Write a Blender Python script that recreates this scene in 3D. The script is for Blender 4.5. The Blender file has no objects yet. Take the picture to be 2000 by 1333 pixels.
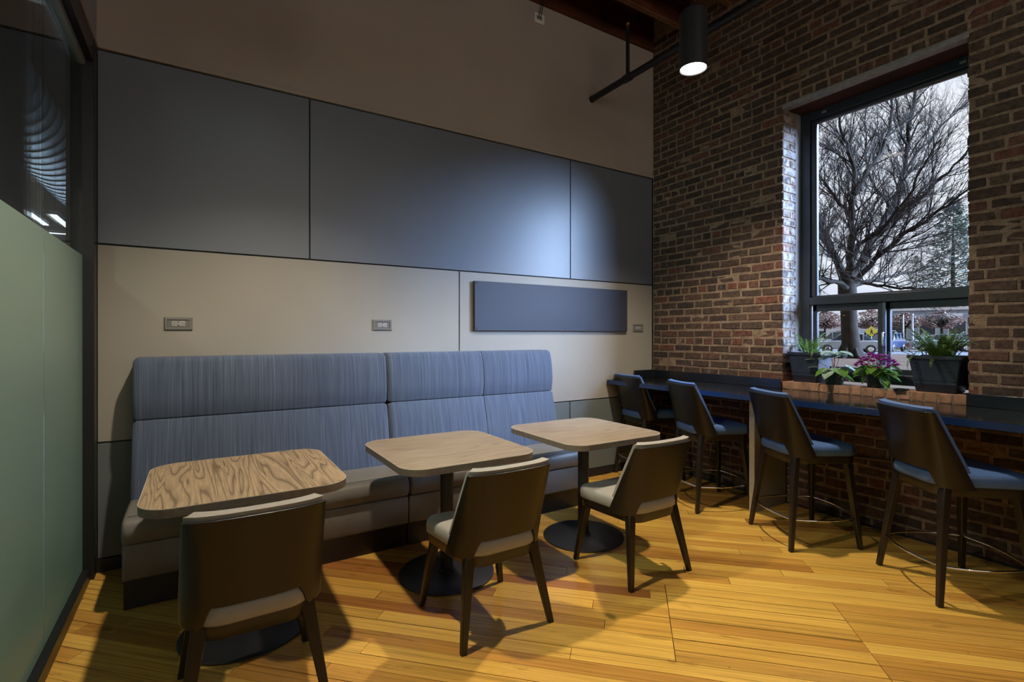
import bpy, bmesh, math, random
from mathutils import Vector, Matrix, noise
random.seed(7)
PI = math.pi
C = bpy.context.scene.collection
SC = bpy.context.scene

# ------------------------------------------------------------------ camera
CAM = Vector((-4.164, -3.806, 1.40)); YAW = math.radians(31.9)
FW = Vector((math.sin(YAW), math.cos(YAW), 0)); RT = Vector((math.cos(YAW), -math.sin(YAW), 0))
cd = bpy.data.cameras.new('camera'); cam = bpy.data.objects.new('camera', cd); C.objects.link(cam)
cam.location = CAM; cam.rotation_euler = (PI/2, 0, -YAW)
cd.sensor_width = 36; cd.lens = 36*980/2000; cd.shift_y = -11.5/2000; cd.clip_start = .05; cd.clip_end = 500
SC.camera = cam
SC.view_settings.view_transform = 'Standard'; SC.view_settings.look = 'None'
SC.view_settings.gamma = 1; SC.view_settings.use_curve_mapping = False
SC.view_settings.exposure = 0.0
SC.cycles.max_bounces = 10; SC.cycles.diffuse_bounces = 6; SC.cycles.glossy_bounces = 4
SC.cycles.transparent_max_bounces = 24; SC.cycles.transmission_bounces = 6
SC.cycles.caustics_reflective = False; SC.cycles.caustics_refractive = False
SC.cycles.sample_clamp_indirect = 4.0
SC.cycles.use_denoising = True

# ------------------------------------------------------------------ sky: pale winter overcast
w = bpy.data.worlds.new('sky'); SC.world = w; w.use_nodes = True
nt = w.node_tree; nt.nodes.clear()
wo = nt.nodes.new('ShaderNodeOutputWorld'); bg = nt.nodes.new('ShaderNodeBackground')
tc = nt.nodes.new('ShaderNodeTexCoord'); mp = nt.nodes.new('ShaderNodeMapping'); mp.inputs['Scale'].default_value = (1, 1, 3.2)
nz = nt.nodes.new('ShaderNodeTexNoise'); nz.inputs['Scale'].default_value = 3.2; nz.inputs['Detail'].default_value = 7
rp = nt.nodes.new('ShaderNodeValToRGB')
rp.color_ramp.elements[0].position = .35; rp.color_ramp.elements[0].color = (.60, .66, .78, 1)
rp.color_ramp.elements[1].position = .62; rp.color_ramp.elements[1].color = (.82, .85, .92, 1)
nt.links.new(tc.outputs['Generated'], mp.inputs['Vector']); nt.links.new(mp.outputs[0], nz.inputs['Vector'])
nt.links.new(nz.outputs['Fac'], rp.inputs[0]); nt.links.new(rp.outputs[0], bg.inputs[0]); bg.inputs[1].default_value = 1.25
nt.links.new(bg.outputs[0], wo.inputs[0])

def lamp(kind, name, loc, energy, color, **kw):
    l = bpy.data.lights.new(name, kind); l.energy = energy; l.color = color
    for k, v in kw.items():
        if k != 'rot': setattr(l, k, v)
    o = bpy.data.objects.new(name, l); C.objects.link(o); o.location = loc
    if 'rot' in kw: o.rotation_euler = kw['rot']
    return o
# bright blue-white daylight from behind thin cloud, low in the south-east, through the window
SUN_DIR = Vector((.60, -.74, .42)).normalized()
sun = lamp('SUN', 'daylight', (5, -6, 6), 46.0, (.44, .64, 1.0), angle=math.radians(44))
sun.rotation_euler = SUN_DIR.to_track_quat('Z', 'Y').to_euler()
WARM = (1.0, .85, .64)
DOWNLIGHTS = [(-1.25, -1.51, 3.25, 300), (-3.70, -1.46, 3.25, 255), (-1.25, -5.6, 3.25, 45), (-3.70, -5.6, 3.25, 60)]
for i, (x, y, z, e) in enumerate(DOWNLIGHTS):
    lamp('SPOT', 'downlight_beam', (x, y, z-.03), e, WARM, spot_size=math.radians(118), spot_blend=.75, shadow_soft_size=.045)

# soft fill lamp added behind the photographer to lift the upper walls
lamp('AREA', 'rear_fill', (-2.4, -7.2, 3.2), 72, (1.0, .90, .80), shape='RECTANGLE', size=4.2, size_y=1.6, rot=(math.radians(120), 0, 0))
# ------------------------------------------------------------------ materials
def M(name):
    m = bpy.data.materials.new(name); m.use_nodes = True; m.node_tree.nodes.clear()
    t = m.node_tree; o = t.nodes.new('ShaderNodeOutputMaterial'); b = t.nodes.new('ShaderNodeBsdfPrincipled')
    t.links.new(b.outputs[0], o.inputs[0]); return m, t, b, o
def N(t, typ, **kw):
    n = t.nodes.new(typ)
    for k, v in kw.items():
        if k in n.inputs: n.inputs[k].default_value = v
        else: setattr(n, k, v)
    return n
def ramp(t, stops, interp='LINEAR'):
    r = t.nodes.new('ShaderNodeValToRGB'); cr = r.color_ramp; cr.interpolation = interp
    cr.elements.remove(cr.elements[1]); first = True
    for p, c in stops:
        if first: e = cr.elements[0]; e.position = p; first = False
        else: e = cr.elements.new(p)
        e.color = (c, c, c, 1) if isinstance(c, (int, float)) else (*c, 1)
    return r
def math_(t, op, a, b=None, clamp=False):
    n = t.nodes.new('ShaderNodeMath'); n.operation = op; n.use_clamp = clamp
    for i, v in enumerate((a, b)):
        if v is None: continue
        if isinstance(v, (int, float)): n.inputs[i].default_value = v
        else: t.links.new(v, n.inputs[i])
    return n.outputs[0]
def mix(t, fac, a, b, mode='MIX'):
    n = t.nodes.new('ShaderNodeMix'); n.data_type = 'RGBA'; n.blend_type = mode
    for i, v in ((0, fac), (6, a), (7, b)):
        if isinstance(v, (int, float)): n.inputs[i].default_value = v
        elif isinstance(v, tuple): n.inputs[i].default_value = (*v, 1) if len(v) == 3 else v
        else: t.links.new(v, n.inputs[i])
    return n.outputs[2]
def pos(t, scale=(1, 1, 1), rot=(0, 0, 0), src='Position', offset=None):
    if src == 'Position': v = N(t, 'ShaderNodeNewGeometry').outputs['Position']
    else: v = N(t, 'ShaderNodeTexCoord').outputs[src]
    if offset is not None:
        a = t.nodes.new('ShaderNodeVectorMath'); a.operation = 'ADD'; t.links.new(v, a.inputs[0]); t.links.new(offset, a.inputs[1]); v = a.outputs[0]
    m0 = t.nodes.new('ShaderNodeMapping'); m0.inputs['Rotation'].default_value = rot
    m1 = t.nodes.new('ShaderNodeMapping'); m1.inputs['Scale'].default_value = scale
    t.links.new(v, m0.inputs[0]); t.links.new(m0.outputs[0], m1.inputs[0]); return m1.outputs[0]
def noise_(t, vec, scale, detail=4, rough=.55, dist=0):
    n = N(t, 'ShaderNodeTexNoise'); n.inputs['Scale'].default_value = scale; n.inputs['Detail'].default_value = detail
    n.inputs['Roughness'].default_value = rough; n.inputs['Distortion'].default_value = dist
    t.links.new(vec, n.inputs['Vector']); return n.outputs['Fac']
def bump(t, b, h, strength=.3, dist=.005):
    n = N(t, 'ShaderNodeBump'); n.inputs['Strength'].default_value = strength; n.inputs['Distance'].default_value = dist
    t.links.new(h, n.inputs['Height']); t.links.new(n.outputs[0], b.inputs['Normal'])
def plain(name, col, rough=.5, metal=0, spec=.5, var=.08, vs=30, bs=0, coat=0):
    m, t, b, o = M(name); p = pos(t, src='Object'); f = noise_(t, p, vs, 3)
    r = ramp(t, [(.3, tuple(c*(1-var) for c in col)), (.7, tuple(min(1, c*(1+var)) for c in col))]); t.links.new(f, r.inputs[0])
    t.links.new(r.outputs[0], b.inputs['Base Color']); b.inputs['Roughness'].default_value = rough
    b.inputs['Metallic'].default_value = metal; b.inputs['Specular IOR Level'].default_value = spec
    b.inputs['Coat Weight'].default_value = coat
    if bs: bump(t, b, noise_(t, pos(t, src='Object'), vs*8, 2), bs, .002)
    return m
def emis(name, col, s):
    m = bpy.data.materials.new(name); m.use_nodes = True; t = m.node_tree; t.nodes.clear()
    o = N(t, 'ShaderNodeOutputMaterial'); e = N(t, 'ShaderNodeEmission'); e.inputs[0].default_value = (*col, 1); e.inputs[1].default_value = s
    t.links.new(e.outputs[0], o.inputs[0]); return m

def rnd_value(t):
    a = N(t, 'ShaderNodeAttribute'); a.attribute_name = 'rnd'
    oi = N(t, 'ShaderNodeObjectInfo')
    return math_(t, 'FRACT', math_(t, 'ADD', a.outputs['Fac'], oi.outputs['Random']))

def brick_material():
    m, t, b, o = M('old_brick'); r = rnd_value(t)
    base = ramp(t, [(0, (.048, .034, .030)), (.2, (.066, .044, .036)), (.45, (.085, .052, .041)), (.62, (.074, .054, .042)),
                    (.8, (.100, .055, .042)), (.95, (.14, .058, .042)), (1, (.095, .068, .052))]); t.links.new(r, base.inputs[0])
    p = pos(t)
    n1 = noise_(t, p, 28, 6, .65); n2 = noise_(t, p, 90, 4, .7); n3 = noise_(t, p, 9, 5, .7, .6)
    dark = ramp(t, [(.3, .45), (.6, 1.15)]); t.links.new(n1, dark.inputs[0])
    c = mix(t, 1.0, base.outputs[0], dark.outputs[0], 'MULTIPLY')
    sm = ramp(t, [(.62, 0), (.74, .45)]); t.links.new(n3, sm.inputs[0])     # mortar smears
    g = N(t, 'ShaderNodeSeparateXYZ'); t.links.new(N(t, 'ShaderNodeNewGeometry').outputs['Position'], g.inputs[0])
    jamb = math_(t, 'GREATER_THAN', g.outputs[0], .012)
    jn = ramp(t, [(.40, .0), (.64, .85)]); t.links.new(noise_(t, p, 16, 5, .7), jn.inputs[0])
    wz = ramp(t, [(0.0, 0), (.35, 1)])                      # limewash on the reveal, as far down as the sill
    t.links.new(math_(t, 'SUBTRACT', g.outputs[2], .95), wz.inputs[0])
    jf = math_(t, 'MULTIPLY', math_(t, 'MULTIPLY', jamb, jn.outputs[0]), wz.outputs[0])
    fac = math_(t, 'MAXIMUM', math_(t, 'MULTIPLY', sm.outputs[0], ramp_out(t, n2, [(.35, .3), (.6, 1)])), jf)
    c = mix(t, fac, c, (.33, .305, .29))
    t.links.new(c, b.inputs['Base Color']); b.inputs['Roughness'].default_value = .85
    b.inputs['Specular IOR Level'].default_value = .25
    bump(t, b, math_(t, 'ADD', n1, math_(t, 'MULTIPLY', n2, .5)), .9, .006); return m
def ramp_out(t, v, stops):
    r = ramp(t, stops); t.links.new(v, r.inputs[0]); return r.outputs[0]
def mortar_material():
    m, t, b, o = M('lime_mortar'); p = pos(t); n1 = noise_(t, p, 12, 5, .7); n2 = noise_(t, p, 110, 3, .7)
    c = ramp_out(t, n1, [(.3, (.17, .115, .082)), (.55, (.28, .200, .148)), (.75, (.37, .290, .225))])
    c = mix(t, 1, c, ramp_out(t, n2, [(.3, .6), (.6, 1.1)]), 'MULTIPLY')
    t.links.new(c, b.inputs['Base Color']); b.inputs['Roughness'].default_value = .95; b.inputs['Specular IOR Level'].default_value = .1
    bump(t, b, math_(t, 'ADD', n1, n2), 1.0, .008); return m
def plank_material(name='heart_pine', dull=1.0):
    m, t, b, o = M(name); r = rnd_value(t)
    base = ramp_out(t, r, [(0, (.50, .265, .055)), (.12, (.58, .325, .066)), (.3, (.66, .39, .078)), (.5, (.70, .43, .09)), (.64, (.60, .335, .065)),
                           (.70, (.42, .190, .040)), (.78, (.64, .37, .07)), (.84, (.33, .130, .030)), (.90, (.47, .235, .048)), (1, (.58, .32, .06))])
    off = N(t, 'ShaderNodeCombineXYZ'); t.links.new(math_(t, 'MULTIPLY', r, 37.0), off.inputs[0]); t.links.new(math_(t, 'MULTIPLY', r, 91.0), off.inputs[2])
    p = pos(t, (.55, 34, 34), (0, 0, PI/4), offset=off.outputs[0])
    g1 = noise_(t, p, 1.6, 7, .6, .8); g2 = noise_(t, pos(t, (3, 160, 160), (0, 0, PI/4)), 1.3, 3, .6)
    c = mix(t, 1, base, ramp_out(t, g1, [(.32, .55), (.44, .85), (.55, 1.0), (.75, 1.12)]), 'MULTIPLY')
    c = mix(t, 1, c, ramp_out(t, g2, [(.3, .84), (.6, 1.05)]), 'MULTIPLY')
    # nail heads, knots and old dark stains
    v = N(t, 'ShaderNodeTexVoronoi'); v.inputs['Scale'].default_value = 6.5; t.links.new(pos(t), v.inputs['Vector'])
    nail = ramp_out(t, v.outputs['Distance'], [(.016, 1), (.030, 0)])
    c = mix(t, math_(t, 'MULTIPLY', nail, .8), c, (.05, .035, .02))
    st = noise_(t, pos(t, (1.6, 9, 1), (0, 0, PI/4)), 1.5, 6, .7, .5)
    c = mix(t, 1, c, ramp_out(t, st, [(.60, (1, 1, 1)), (.72, (.45, .36, .30))]), 'MULTIPLY')
    t.links.new(c, b.inputs['Base Color'])
    b.inputs['Roughness'].default_value = .25
    b.inputs['Specular IOR Level'].default_value = .45
    bump(t, b, math_(t, 'ADD', g1, math_(t, 'MULTIPLY', g2, .4)), .12, .003); return m
def laminate_material(name='walnut_laminate', bold=True):
    m, t, b, o = M(name)
    p = pos(t, (.42, 5.0, 5.0) if bold else (.6, 9, 9), src='Object'); wv = noise_(t, p, 1.6, 2.0, .4, .5 if bold else .3)
    rings = math_(t, 'FRACT', math_(t, 'MULTIPLY', wv, 17.0 if bold else 9.0))
    fine = noise_(t, pos(t, (6, 120, 60), src='Object'), 1.3, 4, .6)
    c = ramp_out(t, rings, [(0, (.135, .095, .058)), (.14, (.30, .225, .14)), (.55, (.36, .27, .17)), (.85, (.27, .20, .125)), (1, (.135, .095, .058))] if bold else [(0, (.20, .155, .11)), (.2, (.27, .215, .16)), (.6, (.29, .23, .17)), (1, (.20, .155, .11))])
    c = mix(t, 1, c, ramp_out(t, fine, [(.3, .76), (.65, 1.12)]), 'MULTIPLY')
    t.links.new(c, b.inputs['Base Color']); b.inputs['Roughness'].default_value = .42; b.inputs['Specular IOR Level'].default_value = .35; return m
def weave_material():
    m, t, b, o = M('striated_blue_weave'); p = pos(t, (430, 8, 2.2)); n1 = noise_(t, p, 1.0, 3, .6)
    n2 = noise_(t, pos(t, (55, 4, .5)), 1.0, 3, .6)
    c = ramp_out(t, n1, [(.28, (.036, .052, .092)), (.5, (.064, .087, .140)), (.72, (.112, .142, .205))])
    c = mix(t, 1, c, ramp_out(t, n2, [(.3, .85), (.65, 1.12)]), 'MULTIPLY')
    t.links.new(c, b.inputs['Base Color']); b.inputs['Roughness'].default_value = .85; b.inputs['Specular IOR Level'].default_value = .2
    b.inputs['Sheen Weight'].default_value = .15
    bump(t, b, n1, .35, .002); return m
def leather(name, col, rough=.38):
    m, t, b, o = M(name); p = pos(t, src='Object')
    v = N(t, 'ShaderNodeTexVoronoi'); v.inputs['Scale'].default_value = 420; t.links.new(p, v.inputs['Vector'])
    n = noise_(t, p, 6, 4, .6)
    t.links.new(ramp_out(t, n, [(.3, tuple(c*.9 for c in col)), (.7, tuple(c*1.08 for c in col))]), b.inputs['Base Color'])
    b.inputs['Roughness'].default_value = rough; b.inputs['Specular IOR Level'].default_value = .4
    bump(t, b, math_(t, 'ADD', math_(t, 'MULTIPLY', v.outputs['Distance'], .25), n), .10, .006); return m
def timber(name, lo, hi, axis=(1, 14, 14), rough=.8):
    m, t, b, o = M(name); n1 = noise_(t, pos(t, axis), 1.8, 6, .65, .5); n2 = noise_(t, pos(t), 2.2, 4, .6)
    c = mix(t, 1, ramp_out(t, n1, [(.3, lo), (.7, hi)]), ramp_out(t, n2, [(.3, .6), (.7, 1.2)]), 'MULTIPLY')
    t.links.new(c, b.inputs['Base Color']); b.inputs['Roughness'].default_value = rough; b.inputs['Specular IOR Level'].default_value = .12; bump(t, b, n1, .5, .006); return m
def clear_glass(name, refl=1.0, tint=(1, 1, 1)):
    m = bpy.data.materials.new(name); m.use_nodes = True; t = m.node_tree; t.nodes.clear()
    o = N(t, 'ShaderNodeOutputMaterial'); tr = N(t, 'ShaderNodeBsdfTransparent'); gl = N(t, 'ShaderNodeBsdfGlossy'); mx = N(t, 'ShaderNodeMixShader')
    fr = N(t, 'ShaderNodeFresnel'); fr.inputs[0].default_value = 1.5; gl.inputs['Roughness'].default_value = .01
    tr.inputs[0].default_value = (*tint, 1)
    t.links.new(math_(t, 'MULTIPLY', fr.outputs[0], refl, True), mx.inputs[0]); t.links.new(tr.outputs[0], mx.inputs[1]); t.links.new(gl.outputs[0], mx.inputs[2])
    t.links.new(mx.outputs[0], o.inputs[0]); return m
def frosted():
    m = bpy.data.materials.new('frosted_glass_film'); m.use_nodes = True; t = m.node_tree; t.nodes.clear()
    o = N(t, 'ShaderNodeOutputMaterial'); tl = N(t, 'ShaderNodeBsdfTranslucent'); df = N(t, 'ShaderNodeBsdfDiffuse'); gl = N(t, 'ShaderNodeBsdfGlossy')
    n = noise_(t, pos(t), 1.2, 5, .6); c = ramp_out(t, n, [(.3, (.56, .82, .74)), (.7, (.62, .88, .80))])
    t.links.new(c, tl.inputs[0]); df.inputs[0].default_value = (.30, .38, .35, 1); gl.inputs['Roughness'].default_value = .35
    a = N(t, 'ShaderNodeMixShader'); a.inputs[0].default_value = .45; t.links.new(tl.outputs[0], a.inputs[1]); t.links.new(df.outputs[0], a.inputs[2])
    b2 = N(t, 'ShaderNodeMixShader'); fr = N(t, 'ShaderNodeFresnel'); fr.inputs[0].default_value = 1.4
    t.links.new(fr.outputs[0], b2.inputs[0]); t.links.new(a.outputs[0], b2.inputs[1]); t.links.new(gl.outputs[0], b2.inputs[2])
    t.links.new(b2.outputs[0], o.inputs[0]); return m
def leaf_mat(name, lo, hi, scale=30, trans=.35):
    m, t, b, o = M(name); r = rnd_value(t); n = noise_(t, pos(t, src='Object'), scale, 3)
    c = mix(t, r, ramp_out(t, n, [(.35, lo), (.65, hi)]), ramp_out(t, n, [(.35, hi), (.65, lo)]))
    t.links.new(c, b.inputs['Base Color']); b.inputs['Roughness'].default_value = .45
    tl = N(t, 'ShaderNodeBsdfTranslucent'); t.links.new(c, tl.inputs[0]); mx = N(t, 'ShaderNodeMixShader'); mx.inputs[0].default_value = trans
    t.links.new(b.outputs[0], mx.inputs[1]); t.links.new(tl.outputs[0], mx.inputs[2]); t.links.new(mx.outputs[0], o.inputs[0]); return m

m_brick = brick_material(); m_mortar = mortar_material(); m_plank = plank_material(); m_lam = laminate_material(); m_lam2 = laminate_material('fine_walnut_laminate', False)
m_weave = weave_material(); m_seat = leather('taupe_vinyl', (.150, .142, .132), .42); m_pad = leather('grey_upholstery', (.30, .285, .265), .5); m_padblue = leather('blue_upholstery', (.075, .145, .34), .42)
m_shell = plain('bronze_lacquered_plywood', (.011, .008, .0055), .34, .0, .42, .15, 4, coat=.1)
m_leg = plain('dark_stained_wood', (.014, .010, .008), .30, 0, .5, .2, 20)
m_chrome = plain('chrome', (.8, .8, .82), .10, 1.0, .5, .02)
m_black = plain('black_metal', (.018, .018, .021), .38, .3, .5, .1)
m_basem = plain('black_powder_coat', (.022, .023, .027), .42, 0, .5, .1, 60, .1)
m_win = plain('black_window_aluminium', (.022, .026, .038), .33, .2, .6, .1)
m_panel_blue = plain('slate_blue_laminate', (.122, .142, .178), .36, 0, .55, .03, 3)
m_panel_beige = plain('greige_laminate', (.305, .288, .258), .48, 0, .35, .03, 2)
m_panel_low = plain('grey_green_laminate', (.125, .145, .145), .42, 0, .4, .03, 2)
m_reveal = plain('black_reveal', (.008, .008, .009), .6)
m_upper = plain('taupe_wall_paint', (.335, .295, .270), .8, 0, .2, .05, 2, .05)
m_paint = plain('plain_wall_paint', (.30, .27, .24), .8, 0, .2, .05, 2)
m_bulk = plain('bluish_grey_paint', (.30, .30, .33), .8, 0, .2, .04, 2)
m_board = plain('navy_pinboard', (.034, .041, .068), .55, 0, .4, .08, 200, .15)
m_count = plain('polished_black_counter', (.008, .009, .012), .11, 0, .6, .3, 400)
m_splash = plain('black_counter_edge', (.010, .012, .017), .22, 0, .55, .2, 200)
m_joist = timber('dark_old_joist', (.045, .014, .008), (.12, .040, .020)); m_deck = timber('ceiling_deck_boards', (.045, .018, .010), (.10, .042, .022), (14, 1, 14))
m_jbot = timber('lit_joist_underside', (.10, .05, .025), (.24, .12, .06))  # joist timber lightened, the lit look of the undersides put into the colour
m_white = plain('white_plastic', (.62, .60, .58), .5, 0, .5, .04)
m_plate = plain('grey_outlet_plate', (.17, .165, .16), .45, 0, .4, .04)
m_plate_lo = plain('recessed_plate', (.14, .135, .13), .5)
m_recept = plain('receptacle_face', (.34, .335, .33), .4)
m_hole = plain('socket_hole', (.012, .012, .012), .6)
m_pot = plain('slate_blue_planter', (.014, .019, .033), .42, 0, .5, .25, 22, .3)
m_potg = plain('dark_green_pot', (.020, .040, .030), .32, 0, .5, .15, 10)
m_soil = plain('potting_soil', (.035, .025, .018), .95, 0, .1, .4, 60)
m_fern = leaf_mat('fern_green', (.035, .085, .014), (.11, .20, .028)); m_stem = plain('rachis_brown', (.10, .075, .02), .6)
m_cyc = leaf_mat('mottled_cyclamen_leaf', (.05, .14, .045), (.46, .56, .50), 26); m_leafg = leaf_mat('broad_bright_leaf', (.05, .14, .02), (.15, .29, .045), 20)
m_pink = plain('pinkish_stem', (.30, .13, .10), .5); m_petal = leaf_mat('magenta_petals', (.16, .008, .10), (.36, .025, .24), 40, .3)
m_petalw = leaf_mat('pale_wilted_petals', (.55, .45, .42), (.7, .62, .55), 40, .3)
m_sillstone = plain('pale_sill_mortar', (.20, .19, .19), .8, 0, .2, .15, 12, .3)
m_lintel = plain('painted_steel_lintel', (.21, .20, .21), .6, 0, .4, .2, 20, .2); m_blocking = timber('red_brown_blocking', (.035, .016, .012), (.07, .03, .022), (14, 1, 14))
m_glass = clear_glass('window_glass', .3); m_pglass = clear_glass('partition_glass', .85, (.86, .92, .90)); m_frost = frosted()
m_bulb = emis('lit_diffuser', (1.0, .97, .92), 9.0)

# ------------------------------------------------------------------ geometry helpers
class MB:
    def __init__(s): s.v = []; s.f = []; s.r = []
    def add(s, v, f, r=0.0):
        o = len(s.v); s.v += [tuple(p) for p in v]; s.f += [tuple(i+o for i in q) for q in f]; s.r += [r]*len(f); return s
    def box(s, x0, x1, y0, y1, z0, z1, r=0.0):
        v = [(x, y, z) for z in (z0, z1) for y in (y0, y1) for x in (x0, x1)]
        return s.add(v, [(0, 2, 3, 1), (4, 5, 7, 6), (0, 1, 5, 4), (2, 6, 7, 3), (0, 4, 6, 2), (1, 3, 7, 5)], r)
    def tube(s, pts, rad, n=8, caps=True, r=0.0):
        pts = [Vector(p) for p in pts]
        if isinstance(rad, (int, float)): rad = [rad]*len(pts)
        v = []; up = Vector((0, 0, 1)); prev = None
        for i, p in enumerate(pts):
            d = (pts[min(i+1, len(pts)-1)] - pts[max(i-1, 0)])
            d = d.normalized() if d.length > 1e-9 else up
            if prev is None:
                a = d.cross(up if abs(d.z) < .9 else Vector((1, 0, 0))).normalized()
            else:
                a = (prev - d*prev.dot(d)); a = a.normalized() if a.length > 1e-6 else d.cross(up).normalized()
            prev = a; b = d.cross(a)
            for k in range(n):
                t = 2*PI*k/n; v.append(p + (a*math.cos(t)+b*math.sin(t))*rad[i])
        f = [(i*n+k, i*n+(k+1) % n, (i+1)*n+(k+1) % n, (i+1)*n+k) for i in range(len(pts)-1) for k in range(n)]
        if caps: f += [tuple(range(n-1, -1, -1)), tuple((len(pts)-1)*n+k for k in range(n))]
        return s.add(v, f, r)
    def lathe(s, prof, n=32, c=(0, 0, 0)):
        v = [(c[0]+r*math.cos(2*PI*k/n), c[1]+r*math.sin(2*PI*k/n), c[2]+z) for r, z in prof for k in range(n)]
        f = [(i*n+k, i*n+(k+1) % n, (i+1)*n+(k+1) % n, (i+1)*n+k) for i in range(len(prof)-1) for k in range(n)]
        f += [tuple(range(n-1, -1, -1)), tuple((len(prof)-1)*n+k for k in range(n))]
        return s.add(v, f)
    def prism(s, poly, z0, z1, r=0.0):
        n = len(poly)
        return s.add([(*p, z0) for p in poly]+[(*p, z1) for p in poly],
                     [tuple(range(n-1, -1, -1)), tuple(range(n, 2*n))]+[(i, (i+1) % n, (i+1) % n+n, i+n) for i in range(n)], r)
    def rings(s, rings, r=0.0):
        n = len(rings[0]); v = [p for q in rings for p in q]; m = len(rings)
        f = [(i*n+k, i*n+(k+1) % n, (i+1)*n+(k+1) % n, (i+1)*n+k) for i in range(m-1) for k in range(n)]
        f += [tuple(range(n-1, -1, -1)), tuple((m-1)*n+k for k in range(n))]
        return s.add(v, f, r)
    def mesh(s, name, mat, smooth=None):
        me = bpy.data.meshes.new(name); me.from_pydata(s.v, [], s.f); me.materials.append(mat)
        if any(s.r):
            a = me.attributes.new('rnd', 'FLOAT', 'FACE'); a.data.foreach_set('value', s.r)
        if smooth is not None:
            me.polygons.foreach_set('use_smooth', [True]*len(me.polygons)); me.set_sharp_from_angle(angle=math.radians(smooth))
        me.update(); return me
    def build(s, name, mat, parent=None, smooth=None, bevel=0, seg=2, loc=None, rot=None):
        o = bpy.data.objects.new(name, s.mesh(name, mat, 40 if (bevel and smooth is None) else smooth)); C.objects.link(o)
        if parent: o.parent = parent
        if loc: o.location = loc
        if rot: o.rotation_euler = rot
        if bevel:
            b = o.modifiers.new('bevel', 'BEVEL'); b.width = bevel; b.segments = seg; b.limit_method = 'ANGLE'; b.angle_limit = math.radians(35)
        return o
def fixn(o):
    bm = bmesh.new(); bm.from_mesh(o.data); bmesh.ops.recalc_face_normals(bm, faces=bm.faces); bm.to_mesh(o.data); bm.free(); return o
def empty(name, label=None, cat=None, loc=(0, 0, 0), rz=0, group=None, kind=None):
    o = bpy.data.objects.new(name, None); C.objects.link(o); o.location = loc; o.rotation_euler = (0, 0, rz); o.empty_display_size = .1
    return tag(o, label, cat, group, kind)
def tag(o, label=None, cat=None, group=None, kind=None):
    if label: o['label'] = label
    if cat: o['category'] = cat
    if group: o['group'] = group
    if kind: o['kind'] = kind
    return o
def copy_tree(o, parent=None):
    kids = list(o.children); c = o.copy(); C.objects.link(c)
    if parent: c.parent = parent
    for k in kids: copy_tree(k, c)
    return c
def inst(mesh, name, parent, loc=(0, 0, 0), rot=(0, 0, 0), sc=(1, 1, 1)):
    o = bpy.data.objects.new(name, mesh); C.objects.link(o); o.parent = parent; o.location = loc; o.rotation_euler = rot; o.scale = sc; return o
def proj(p):
    d = Vector(p)-CAM; z = d.dot(FW)
    return (1000+980*d.dot(RT)/z, 655-980*d.z/z, z) if z > .05 else None
def at(px, py, depth):      # a point at a real distance in front of the photographer's spot
    return CAM + FW*depth + RT*((px-1000)/980*depth) + Vector((0, 0, (655-py)/980*depth))
def rrect(x0, x1, y0, y1, r, n=6):
    out = []
    for cx, cy, a0 in ((x1-r, y1-r, 0), (x0+r, y1-r, 90), (x0+r, y0+r, 180), (x1-r, y0+r, 270)):
        for k in range(n+1):
            a = math.radians(a0+90*k/n); out.append((cx+r*math.cos(a), cy+r*math.sin(a)))
    return out

# ================================================================== SETTING
YB = -8.0           # far end of the room behind the photographer
# ---- floor
floor = MB().box(-4.83, 0.0, YB, 0.012, -.12, -.022).build('floor', m_mortar); tag(floor, kind='structure')
W = .0855; A = Vector((1, -1, 0)).normalized(); B = Vector((1, 1, 0)).normalized()
def clip(poly, x0, x1, y0, y1):
    for ax, lim, sg in ((0, x0, 1), (0, x1, -1), (1, y0, 1), (1, y1, -1)):
        out = []
        for i in range(len(poly)):
            p, q = poly[i], poly[(i+1) % len(poly)]; dp, dq = sg*(p[ax]-lim), sg*(q[ax]-lim)
            if dp >= 0: out.append(p)
            if dp*dq < 0:
                t = dp/(dp-dq); out.append((p[0]+t*(q[0]-p[0]), p[1]+t*(q[1]-p[1])))
        poly = out
        if len(poly) < 3: return []
    return poly
rf = random.Random(11); boards = []
b0 = Vector((-2.431, -2.354, 0)).dot(B); b_off = b0 - math.floor(b0/W)*W
k0 = int((-13)/W)
seamL = Vector((-2.19, -2.11, 0)).dot(A); seamR = Vector((-1.57, -2.68, 0)).dot(A)
pb1 = Vector((-1.948, -1.867, 0)).dot(B)+.01
for k in range(k0, 2):
    bb = k*W + b_off; s = -7.0 + rf.random()*1.5
    in_patch = b0-.02 < bb+W/2 < pb1
    while s < 7.0:
        L = rf.choice((.55, .9, 1.3, 1.7, 2.2, 2.8))*rf.uniform(.85, 1.15); e = s+L
        if in_patch:
            for sm in (seamL, seamR):
                if s < sm-.02 < e: e = sm
            if abs(s-seamL) < 1e-6: e = seamR
        g = .0024 if (in_patch and seamL-.03 < s < seamR-.03) else .0013
        cs = [A*(s+g)+B*(bb+g), A*(e-g)+B*(bb+g), A*(e-g)+B*(bb+W-g), A*(s+g)+B*(bb+W-g)]
        poly = clip([(c.x, c.y) for c in cs], -4.70, -.004, YB, -.004)
        if len(poly) >= 3:
            ar = 0
            pp = [proj((x, y, 0)) for x, y in poly]
            vis = 0
            if all(pp):
                xs = [min(2000, max(0, p[0])) for p in pp]; ys = [min(1333, max(0, p[1])) for p in pp]
                ar = abs(sum(xs[i]*ys[(i+1) % len(xs)]-xs[(i+1) % len(xs)]*ys[i] for i in range(len(xs))))/2
            boards.append((ar, poly, rf.random(), rf.uniform(-.0010, .0006)))
        s = e
boards.sort(key=lambda q: -q[0])
rest = MB(); nb = 0
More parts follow.
